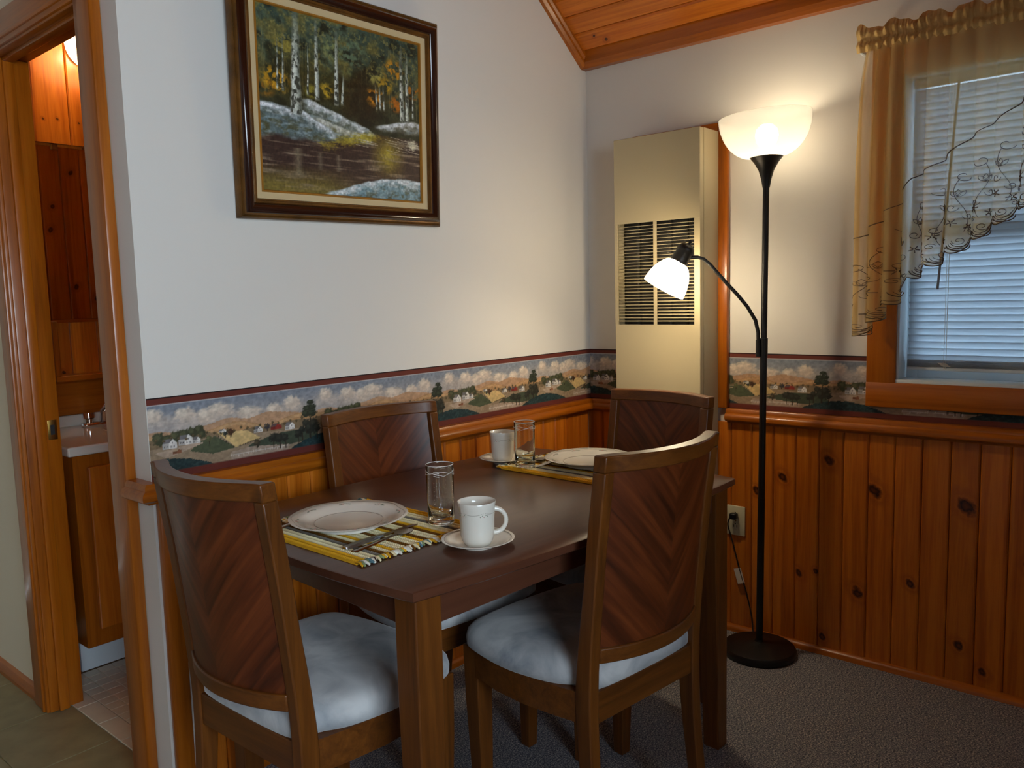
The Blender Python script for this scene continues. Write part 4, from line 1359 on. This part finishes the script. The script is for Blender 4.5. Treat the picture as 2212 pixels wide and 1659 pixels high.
for zz0, zz1, xx in ((WZ0 + 0.010, 1.42, 0.070), (1.40, WZ1 - 0.010, 0.090)):
    sa = wpart('sash', xx, xx + 0.02, WY0 - 0.045, WY0 - 0.011, zz0, zz1, mat='white_trim', bev=0.002)
    wpart('sash_stile', xx, xx + 0.02, WY1 + 0.011, WY1 + 0.045, zz0, zz1, mat='white_trim', bev=0.002, parent=sa)
    wpart('sash_rail', xx, xx + 0.02, WY1 + 0.045, WY0 - 0.045, zz0, zz0 + 0.045, mat='white_trim', bev=0.002, parent=sa)
    wpart('sash_rail', xx, xx + 0.02, WY1 + 0.045, WY0 - 0.045, zz1 - 0.04, zz1, mat='white_trim', bev=0.002, parent=sa)
    wpart('pane', xx + 0.009, xx + 0.011, WY1 + 0.04, WY0 - 0.04, zz0 + 0.04, zz1 - 0.035, mat='pane', bev=0.0, parent=sa)
# venetian blind
bl = thing('window_blind', 'white aluminium venetian blind hanging in the window behind the curtain', 'blind', (0.042, (WY0 + WY1) / 2, 0.0))
bh = (WY0 - WY1) / 2 - 0.022
MB().box(-0.014, 0.014, -bh, bh, 1.845, 1.874, 0.002).build('head_rail', M['white_trim'], bl)
slm = MB()
NSL = 8
ang = R(-60)
rr = []
for yv in (-bh, bh):
    ring = []
    for k in range(NSL + 1):
        t = -0.0125 + 0.025 * k / NSL
        ring.append((t, 0.0022 * (1 - (t / 0.0125) ** 2)))
    pts = ring + [(a, b - 0.0004) for a, b in ring[::-1]]
    rr.append([(a * math.cos(ang) - b * math.sin(ang), yv, a * math.sin(ang) + b * math.cos(ang)) for a, b in pts])
slm.rings(rr)
sme = slm.mesh('slat', M['blind'], 60)
z = 1.0235
while z < 1.84:
    put('slat', sme, bl, (0, 0, z))
    z += 0.0207
flm = MB()
flm.rings([[(a, yv, b) for a, b in ((-0.0125, 0), (0, 0.0022), (0.0125, 0), (0.0125, -0.0006), (0, 0.0016), (-0.0125, -0.0006))] for yv in (-bh, bh)])
fme = flm.mesh('stacked_slat', M['blind'])
for k in range(7):
    put('slat', fme, bl, (0, 0, 0.996 + 0.0032 * k))
MB().box(-0.013, 0.013, -bh, bh, 0.984, 0.995, 0.003, 2).build('bottom_rail', M['white_trim'], bl, 50)
for yv in (-1.312, -1.60, -1.88):
    yl = yv - (WY0 + WY1) / 2
    MB().tube([(-0.0135, yl, 0.990), (-0.0135, yl, 1.85)], 0.0008, 6).build('ladder_cord', M['china_white'], bl)
    MB().tube([(-0.0135, yl + 0.006, 0.990), (-0.0135, yl + 0.006, 1.85)], 0.0006, 6).build('lift_cord', M['china_white'], bl)
kn_ = MB()
for k in range(9):
    a0 = k * 0.7
    kn_.tube([(-0.017 - 0.004 * math.sin(j * .9 + k), (-1.308 - (WY0 + WY1) / 2) + (0.008 + 0.0014 * k) * math.cos(j * 0.8 + a0), 1.004 + 0.006 * math.sin(j * 0.8 + a0 * 1.3)) for j in range(9)], 0.0007, 5)
kn_.build('tied_cord', M['china_white'], bl)
wy = (WY0 + WY1) / 2
MB().tube([(-0.02, -1.325 - wy, 1.845), (-0.022, -1.300 - wy, 1.45), (-0.022, -1.284 - wy, 1.236)], 0.0036, 8).build('tilt_wand', plain('grey_plastic_wand', (120, 124, 136), 0.3), bl, 60)

# ================================================================== curtain
CXo = -0.085
CW0, CW1 = -1.066, -2.135
MID = (CW0 + CW1) / 2
# pleats: (centre along the cloth, half width); the cloth doubles back on itself in each
PL = []
_y = CW0 - 0.012
_k = 0
while _y > CW1:
    d_ = min(abs(_y - CW0), abs(CW1 - _y))
    step = 0.040 if d_ < 0.13 else (0.058, 0.072, 0.050, 0.064)[_k % 4]
    PL.append((_y, step))
    _y -= step
    _k += 1
PC = np.array([q[0] for q in PL][::-1])
PH = np.arange(len(PC))[::-1] * 2 * math.pi
def pleat(y):
    return float(np.interp(y, PC, PH))
def hem(y):
    d = min(abs(y - CW0), abs(CW1 - y))           # distance in from either edge
    base = np.interp(d, [0, 0.03, 0.08, 0.12, 0.165, 0.26, 0.37, 0.45, 0.54], [1.105, 1.115, 1.165, 1.205, 1.275, 1.335, 1.41, 1.465, 1.52])
    s = (d % 0.054) / 0.054
    return float(base - 0.022 * math.sin(math.pi * s) ** 0.7 + 0.006)
ROD = 1.972
cu = thing('lace_curtain', 'cream sheer swag curtain with embroidered scalloped hem on the window', 'curtain', (0, MID, 0))
def cpos(y, z, lift=0.0):
    h = hem(y)
    v = min(1.0, max(0.0, (ROD - z) / max(ROD - h, 1e-3)))
    ph = pleat(y)
    d = min(abs(y - CW0), abs(CW1 - y))
    side = 1 if y > MID else -1
    amp = (0.35 + 0.65 * min(1.0, v * 2.5)) * (1.5 if d < 0.14 else 0.62 + 0.22 * math.sin(y * 23))
    yy = y + 0.0125 * amp * math.sin(ph) - side * 0.030 * math.exp(-v * 9) * math.exp(-d / 0.05)
    xx = CXo - 0.010 * v + 0.016 * amp * math.cos(ph) + 0.004 * math.sin(y * 37 + 3 * v)
    return (xx - lift, yy - MID, z)
NU, NV = 520, 40
cg = MB()
rows = []
for j in range(NV + 1):
    v = j / NV
    rows.append([cpos(CW0 + (CW1 - CW0) * i / NU, ROD + (hem(CW0 + (CW1 - CW0) * i / NU) - ROD) * v) for i in range(NU + 1)])
cg.rings(rows, False, False, False)
cg.build('panel', M['sheer'], cu, 80)
# gathered heading: rod pocket and ruffle
hg = MB()
rows = []
for j in range(17):
    t = j / 16
    row = []
    for i in range(NU + 1):
        y = CW0 + (CW1 - CW0) * i / NU + 0.004 * math.sin(i * 1.7)
        g = 0.5 + 0.5 * math.sin(y * 300 + 2.0 * math.sin(y * 31))
        zz = ROD - 0.016 + t * 0.074
        bulge = 0.012 * math.exp(-((t - 0.22) / 0.13) ** 2) + 0.026 * math.exp(-((t - 0.72) / 0.2) ** 2) * (0.6 + 0.4 * math.sin(y * 60 + 1))
        pinch = 0.008 * math.exp(-((t - 0.45) / 0.08) ** 2)
        row.append((CXo + 0.004 - bulge * (0.6 + 0.6 * g) + pinch - 0.006 * g + 0.02 * max(0, t - 0.75), y - MID, zz + 0.008 * math.sin(y * 63) * t + 0.004 * math.sin(y * 140 + 1) * t))
    rows.append(row)
hg.rings(rows, False, False, False)
hg.build('ruffle_heading', M['ruffle'], cu, 80)
MB().tube([(-0.004, CW0 + 0.004 - MID, ROD), (CXo + 0.02, CW0 + 0.004 - MID, ROD), (CXo + 0.010, CW0 - 0.012 - MID, ROD), (CXo + 0.010, CW1 + 0.012 - MID, ROD), (CXo + 0.02, CW1 - 0.004 - MID, ROD), (-0.004, CW1 - 0.004 - MID, ROD)], 0.006, 8).build('rod', M['white_trim'], cu, 40)
em = MB()
def stitch(pts, r=0.0013):
    q = [cpos(y, z, 0.0014) for y, z in pts]
    em.tube(q, r, 4)
ys = np.linspace(CW0 - 0.001, CW1 + 0.001, 620)
stitch([(y, hem(y) - 0.0) for y in ys], 0.0018)
stitch([(y, hem(y) + 0.010) for y in ys], 0.0009)
def base_hem(y):
    d = min(abs(y - CW0), abs(CW1 - y))
    return float(np.interp(d, [0, 0.03, 0.08, 0.12, 0.165, 0.26, 0.37, 0.45, 0.54], [1.105, 1.115, 1.165, 1.205, 1.275, 1.335, 1.41, 1.465, 1.52]))
ys2 = np.linspace(CW0 - 0.001, CW1 + 0.001, 400)
stitch([(y, base_hem(y) + 0.285 + 0.004 * math.sin(y * 40)) for y in ys2], 0.0016)
def spiral(cy, cz, r, turns, a0, sgn=1, n=16):
    return [(cy + sgn * r * (1 - 0.75 * k / n) * math.cos(a0 + turns * 2 * math.pi * k / n), cz + r * (1 - 0.75 * k / n) * math.sin(a0 + turns * 2 * math.pi * k / n)) for k in range(n + 1)]
def lens(y0_, z0_, a, L, w, n=6):
    ca, sa = math.cos(a), math.sin(a)
    up_ = [(L * t, w * math.sin(math.pi * t)) for t in np.linspace(0, 1, n)]
    dn = [(L * t, -w * math.sin(math.pi * t)) for t in np.linspace(1, 0, n)]
    return [(y0_ + p * ca - q * sa, z0_ + p * sa + q * ca) for p, q in up_ + dn]
k = 0
d = 0.027
while d < abs(CW1 - CW0) - 0.02:
    y = CW0 - d
    b = base_hem(y)
    s = 1 if k % 2 == 0 else -1
    for r_, dz, th_ in ((0.0235, 0.004, 0.0016), (0.019, 0.006, 0.0010), (0.0145, 0.009, 0.0010)):
        stitch([(y + r_ * math.cos(a), b + dz + r_ * 0.8 * math.sin(a)) for a in np.linspace(math.pi * 1.02, 1.98 * math.pi, 12)], th_)
    stitch(spiral(y - s * 0.002, b + 0.014, 0.012, 1.25, math.pi, s), 0.0010)
    stitch(spiral(y + s * 0.019, b + 0.036, 0.009, 1.2, 0.5, -s), 0.0009)
    stem = [(y + s * 0.013 * math.sin(t * 5.6 + 0.4), b + 0.040 + 0.150 * t) for t in np.linspace(0, 1, 18)]
    stitch(stem, 0.0010)
    stitch(spiral(y + s * 0.013, b + 0.083, 0.011, 1.1, math.pi, s), 0.0010)
    stitch(spiral(y - s * 0.016, b + 0.108, 0.012, 1.1, math.pi, -s), 0.0010)
    stitch(spiral(y + s * 0.003, b + 0.196, 0.017, 0.85, math.pi * 1.1, -s), 0.0010)
    for a in (0.9, 1.57, 2.24):                      # bud
        stitch(lens(y - s * 0.006, b + 0.138, a, 0.021, 0.0045), 0.0009)
    for fy, fz in ((y + 0.016, b + 0.066), (y - 0.015, b + 0.052)):
        for p in range(5):
            a = 2 * math.pi * p / 5 + k * 0.7
            stitch([(fy + 0.002 * math.cos(a), fz + 0.002 * math.sin(a)), (fy + 0.006 * math.cos(a), fz + 0.006 * math.sin(a)), (fy + 0.0105 * math.cos(a), fz + 0.0105 * math.sin(a))], 0.0019)
    d += 0.054
    k += 1
em.build('embroidery', M['embroidery'], cu, 60)

# ================================================================== tableware
TZ = TH
def glaze_line(rad, z, n=72, r=0.0006):
    return [(rad * math.cos(2 * math.pi * i / n), rad * math.sin(2 * math.pi * i / n), z) for i in range(n + 1)]
M['print_grey'] = plain('grey_glaze_line', (150, 138, 122), 0.3)
M['print_pink'] = plain('pink_flower_glaze', (186, 130, 116), 0.3)
M['print_green'] = plain('sage_leaf_glaze', (132, 136, 116), 0.3)
M['print_white'] = plain('white_enamel_print', (226, 222, 214), 0.5)

def make_plate():
    t = thing('dinner_plate', '', 'plate')
    n = 96
    prof = [(0.0, 0.006), (0.070, 0.006), (0.078, 0.007), (0.086, 0.0105), (0.100, 0.0155), (0.1265, 0.0225), (0.128, 0.0238), (0.1268, 0.0245), (0.100, 0.0185), (0.088, 0.0140), (0.080, 0.0112), (0.074, 0.0102), (0.0, 0.0100)]
    m = MB()
    rr = []
    for r, z in prof:
        rr.append([((r * (1 + (0.012 * abs(math.cos(4 * a)) - 0.006) * max(0, (r - .08) / .048))) * math.cos(a), (r * (1 + (0.012 * abs(math.cos(4 * a)) - 0.006) * max(0, (r - .08) / .048))) * math.sin(a), z) for a in [2 * math.pi * i / n for i in range(n)]])
    m.rings(rr, True, False, False)
    m.build('body', M['china'], t, 60)
    MB().lathe([(0.066, 0.0), (0.070, 0.0), (0.070, 0.0065), (0.066, 0.0065)], 64).build('foot_ring', M['china'], t, 60)
    MB().tube(glaze_line(0.074, 0.0106), 0.0006, 4).build('glaze_line', M['print_grey'], t)
    MB().tube([((0.119 + 0.003 * math.cos(8 * a)) * math.cos(a), (0.119 + 0.003 * math.cos(8 * a)) * math.sin(a), 0.0229 + 0.0007 * math.cos(8 * a)) for a in np.linspace(0, 2 * math.pi, 140)], 0.0004, 4).build('scallop_line', M['print_grey'], t)
    lf, fl_ = MB(), MB()
    for k in range(8):
        a = 2 * math.pi * k / 8 + 0.2
        for j in range(-3, 4):
            b = a + j * 0.035
            r = 0.1115 - 0.0012 * j * j * 0.4
            c = Vector((r * math.cos(b), r * math.sin(b), 0.0216))
            w = 0.0026 if j % 2 else 0.0018
            if j == 1:
                fl_.lathe([(0.0, 0.0012), (0.0032, 0.0006), (0.0034, 0)], 8, c=(c.x, c.y, c.z - .001))
            else:
                lf.lathe([(0.0, 0.0010), (w, 0.0004), (w, 0)], 6, c=(c.x, c.y, c.z - .001))
    lf.build('leaf_print', M['print_green'], t)['kind'] = 'stuff'
    fl_.build('flower_print', M['print_pink'], t)['kind'] = 'stuff'
    return t
plate = make_plate()
plate.location = (-1.655, -0.513, TZ + 0.0105)
tag(plate, 'ivory dinner plate on the place mat next to the coffee cup at the doorway end', 'plate', 'dinner plates')
pl2 = copy_tree(plate)
pl2.location = (-0.842, -0.580, TZ + 0.0105)
tag(pl2, 'ivory dinner plate on the place mat at the heater end of the table', 'plate', 'dinner plates')

def make_saucer():
    t = thing('saucer', '', 'saucer')
    MB().lathe([(0.0, 0.003), (0.030, 0.003), (0.031, 0.0), (0.034, 0.0), (0.036, 0.004), (0.055, 0.009), (0.073, 0.0155), (0.0745, 0.0168), (0.073, 0.0178), (0.055, 0.0118), (0.040, 0.0078), (0.027, 0.0065), (0.025, 0.0056), (0.0, 0.0056)], 64).build('body', M['china'], t, 60)
    MB().tube(glaze_line(0.068, 0.0165), 0.0005, 4).build('glaze_line', M['print_grey'], t)
    return t
sau = make_saucer()
sau.location = (-1.571, -0.818, TZ)
tag(sau, 'ivory saucer under the coffee cup near the table corner', 'saucer', 'saucers')
sa2 = copy_tree(sau)
sa2.location = (-0.915, -0.318, TZ)
tag(sa2, 'ivory saucer under the coffee cup by the wall side of the table', 'saucer', 'saucers')

def make_cup():
    t = thing('coffee_cup', '', 'cup')
    out = [(0.0, 0.001), (0.022, 0.001), (0.025, 0.0), (0.027, 0.003), (0.031, 0.010), (0.0335, 0.020), (0.0345, 0.035), (0.0350, 0.055), (0.0365, 0.076), (0.0388, 0.088), (0.0382, 0.0890)]
    inn = [(0.0368, 0.0885), (0.0345, 0.076), (0.0330, 0.055), (0.0325, 0.035), (0.0315, 0.020), (0.028, 0.010), (0.0, 0.007)]
    MB().lathe(out + inn, 56).build('body', M['china_white'], t, 60)
    hp = []
    for k in range(17):
        a = R(100 - 200 * k / 16)
        hp.append((0.0345 + 0.024 * max(math.cos(a), -0.15) , 0.0, 0.047 + 0.0245 * math.sin(a)))
    MB().tube(hp, [0.0055 - 0.001 * math.sin(math.pi * k / 16) for k in range(17)], 12).build('handle', M['china_white'], t, 60)
    MB().tube([((0.0353 + 0.0008 * (z_ - .06) / .02) * math.cos(a), (0.0353 + 0.0008 * (z_ - .06) / .02) * math.sin(a), z_) for a, z_ in [(a, 0.071 - 0.004 * abs(math.sin(2.5 * a))) for a in np.linspace(0, 2 * math.pi, 90)]], 0.0005, 4).build('scallop_line', M['print_grey'], t)
    f = MB()
    for k in range(5):
        a = 2 * math.pi * k / 5
        for j, (da, z_) in enumerate(((0, 0.0635), (0.12, 0.0665), (-0.10, 0.0660), (0.22, 0.0645), (-0.21, 0.0640))):
            f.lathe([(0.0, 0.0013), (0.0013, 0), (0.0, -0.0013)], 6, c=(0.0356 * math.cos(a + da), 0.0356 * math.sin(a + da), z_), mi=0 if j else 1)
    f.build('flower_print', [M['print_green'], M['print_pink']], t)['kind'] = 'stuff'
    return t
cup = make_cup()
cup.location = (-1.578, -0.824, TZ + 0.0058)
cup.rotation_euler = (0, 0, R(-42))
tag(cup, 'white coffee cup with its handle showing, near the table corner', 'cup', 'coffee cups')
cu2 = copy_tree(cup)
cu2.location = (-0.920, -0.318, TZ + 0.0058)
cu2.rotation_euler = (0, 0, R(48))
tag(cu2, 'white coffee cup on a saucer partly behind a tumbler, wall side', 'cup', 'coffee cups')

def make_glass():
    t = thing('drinking_glass', '', 'glass')
    out = [(0.0, 0.0), (0.026, 0.0), (0.0285, 0.002), (0.0290, 0.006), (0.0292, 0.05), (0.0302, 0.128), (0.0298, 0.1305)]
    inn = [(0.0288, 0.1300), (0.0284, 0.128), (0.0276, 0.05), (0.0268, 0.022), (0.022, 0.0165), (0.0, 0.0155)]
    put('body', MB().lathe(out + inn, 56).mesh('tumbler', M['glass'], 60, True), t)
    pr = MB()
    for ph, zz in ((0, 0.113), (0.5, 0.109)):
        pr.tube([(0.0304 * math.cos(a), 0.0304 * math.sin(a), zz + 0.006 * abs(math.sin(2.0 * (a + ph)))) for a in np.linspace(0, 2 * math.pi, 90)], 0.0005, 4)
    for k in range(4):
        a = math.pi * k / 2 + 0.35
        for j in range(3):
            pr.tube([(0.0304 * math.cos(a + b), 0.0304 * math.sin(a + b), 0.110 + 0.004 * j - 0.006 * b) for b in np.linspace(0, 0.4, 5)], 0.0007, 4)
        for j in range(6):
            pr.lathe([(0.0, 0.0007), (0.0006, 0), (0.0, -0.0007)], 5, c=(0.0299 * math.cos(a), 0.0299 * math.sin(a), 0.094 - 0.009 * j))
    pr.build('enamel_print', M['print_white'], t)
    MB().tube(glaze_line(0.0295, 0.1303, 64), 0.0008, 6).build('rim_line', M['print_white'], t, 60)
    return t
gls = make_glass()
gls.location = (-1.522, -0.664, TZ + 0.0100)
tag(gls, 'clear tumbler with white scalloped print standing next to the large-looking coffee cup', 'glass', 'tumblers')
gls['label'] = 'clear tumbler with white printed scallops at the doorway-end place setting'
gl2 = copy_tree(gls)
gl2.location = (-0.962, -0.440, TZ + 0.0100)
gl2.rotation_euler = (0, 0, 0.9)
tag(gl2, 'clear tumbler with white printed scallops at the heater-end place setting', 'glass', 'tumblers')

# ------------------------------------------------ woven place mats
YC, CRM, BRN, GRY, WHT, GRN = (222, 168, 40), (238, 226, 180), (110, 72, 26), (120, 114, 104), (232, 230, 216), (142, 158, 112)
cmat = {}
def cloth(c):
    if c not in cmat:
        cmat[c] = plain('rag_cotton_%d_%d_%d' % c, c, 0.9, spec=0.1, var=0.15)
    return cmat[c]
MATW, MATL, NC = 0.326, 0.372, 26
pat = [YC, YC, CRM, CRM, GRY, BRN, CRM, YC, CRM, CRM, BRN, CRM, CRM, YC, BRN, CRM, CRM, BRN, YC, CRM, CRM, GRY, CRM, CRM, YC, YC]
cw = MATW / NC
def cord_mesh(c):
    m = MB()
    rr = []
    nseg = 132
    for k in range(nseg + 1):
        y = -MATL / 2 + MATL * k / nseg
        b = 0.5 + 0.5 * math.cos(2 * math.pi * k / 2)
        w, h = cw * (0.52 - 0.07 * b), 0.0086 - 0.0042 * b
        rr.append([(-w, y, 0.0006), (-w * 0.8, y, h * 0.7), (0, y, h), (w * 0.8, y, h * 0.7), (w, y, 0.0006)])
    m.rings(rr)
    return m.mesh('woven_strip', cloth(c), 60)
cmesh = {c: cord_mesh(c) for c in set(pat)}
def make_mat(loc, rz, flip, label):
    t = thing('place_mat', label, 'place mat', loc, rz, 'woven place mats')
    for i in range(NC):
        c = pat[i if not flip else NC - 1 - i]
        put('woven_strip', cmesh[c], t, (-MATW / 2 + cw * (i + 0.5), 0, 0.0002))
    rs2 = random.Random(5)
    cols = [WHT, WHT, CRM, GRN, BRN, YC, (96, 130, 140), (60, 34, 20)]
    for end in (-1, 1):
        m = MB()
        for i in range(NC * 3):
            x = -MATW / 2 + MATW * (i + 0.5) / (NC * 3)
            j = rs2.random()
            L = 0.012 + 0.012 * j
            mi = rs2.choice(range(len(cols)))
            sgn = rs2.choice((-1, 1))
            m.tube([(x, end * (MATL / 2 - 0.003), 0.0042), (x + sgn * 0.001, end * (MATL / 2 + L * 0.5), 0.0058 + 0.002 * j), (x + sgn * 0.003, end * (MATL / 2 + L), 0.0034)], [0.0026, 0.0032, 0.0022], 6, True, mi)
        f = m.build('fringe', [cloth(c) for c in cols], t, 60)
        f['kind'] = 'stuff'
    return t
make_mat((-1.632, -0.533, TZ), R(-1.0), False, 'yellow and cream woven rag place mat at the doorway end of the table')
make_mat((-0.842, -0.568, TZ), R(-2.0), True, 'yellow and cream woven rag place mat at the heater end of the table')

# ------------------------------------------------ cutlery
def flat_strip(sections, z=0.0):
    """sections: (x, half width, height, thickness)"""
    m = MB()
    m.rings([[(x, -w, h), (x, w, h), (x, w * 0.7, h + t), (x, -w * 0.7, h + t)] for x, w, h, t in sections])
    return m
def make_fork(label, loc, rz, grp):
    t = thing('fork', label, 'fork', loc, rz, grp)
    flat_strip([(0, 0.006, 0.001, 0.002), (0.005, 0.0095, 0.001, 0.0022), (0.05, 0.007, 0.002, 0.0026), (0.10, 0.0035, 0.005, 0.003), (0.125, 0.0035, 0.006, 0.003), (0.137, 0.010, 0.004, 0.002), (0.150, 0.012, 0.003, 0.0016)]).build('handle', M['steel'], t, 50)
    for k in range(4):
        y = -0.0096 + 0.0064 * k
        MB().rings([[(x, y - 0.0016 * s, h), (x, y + 0.0016 * s, h), (x, y + 0.0014 * s, h + 0.0016), (x, y - 0.0014 * s, h + 0.0016)] for x, s, h in ((0.148, 1.3, 0.003), (0.165, 1.1, 0.003), (0.185, 1.0, 0.0055), (0.195, 0.5, 0.008))]).build('tine', M['steel'], t, 50)
    return t
def make_knife(label, loc, rz, grp):
    t = thing('table_knife', label, 'knife', loc, rz, grp)
    flat_strip([(0, 0.006, 0.001, 0.004), (0.004, 0.009, 0.001, 0.005), (0.05, 0.0085, 0.001, 0.006), (0.095, 0.006, 0.001, 0.005), (0.102, 0.005, 0.001, 0.004)]).build('handle', M['steel'], t, 50)
    m = MB()
    m.rings([[(x, y0_, 0.0015), (x, y1_, 0.0018), (x, y1_, 0.003), (x, y0_, 0.0038)] for x, y0_, y1_ in ((0.100, -0.005, 0.005), (0.112, -0.006, 0.008), (0.16, -0.006, 0.0085), (0.19, -0.006, 0.007), (0.205, -0.003, 0.001))])
    m.build('blade', M['steel'], t, 50)
    return t
def make_spoon(label, loc, rz, grp):
    t = thing('teaspoon', label, 'spoon', loc, rz, grp)
    flat_strip([(0, 0.005, 0.001, 0.002), (0.005, 0.0085, 0.001, 0.0022), (0.05, 0.006, 0.002, 0.0026), (0.095, 0.003, 0.005, 0.003), (0.115, 0.003, 0.006, 0.003), (0.120, 0.004, 0.0055, 0.0025)]).build('handle', M['steel'], t, 50)
    m = MB()
    n = 24
    rr = []
    for s, h in ((1.0, 0.0068), (0.92, 0.0060), (0.7, 0.0030), (0.4, 0.0010), (0.1, 0.0003)):
        rr.append([(0.140 + 0.0235 * s * math.cos(2 * math.pi * i / n), 0.0150 * s * math.sin(2 * math.pi * i / n) * (1 - 0.15 * math.cos(2 * math.pi * i / n)), h) for i in range(n)])
    rr2 = [[(x, y, z + 0.0012) for x, y, z in r] for r in rr[::-1]]
    m.rings(rr + rr2)
    m.build('bowl', M['steel'], t, 60)
    return t
MZ = TZ + 0.0078
make_fork('steel fork half under the ivory plate, doorway-end place mat', (-1.772, -0.404, MZ), R(13), 'cutlery')
make_knife('steel table knife beside the plate on the doorway-end place mat', (-1.765, -0.638, MZ), R(3), 'cutlery')
make_spoon('steel spoon lying between knife and coffee cup, doorway-end place mat', (-1.767, -0.666, MZ), R(2.5), 'cutlery')
make_knife('steel table knife beside the plate on the heater-end place mat', (-0.755, -0.447, MZ), R(188), 'cutlery')
make_spoon('steel spoon beyond the knife on the heater-end place mat', (-0.735, -0.418, MZ), R(184), 'cutlery')
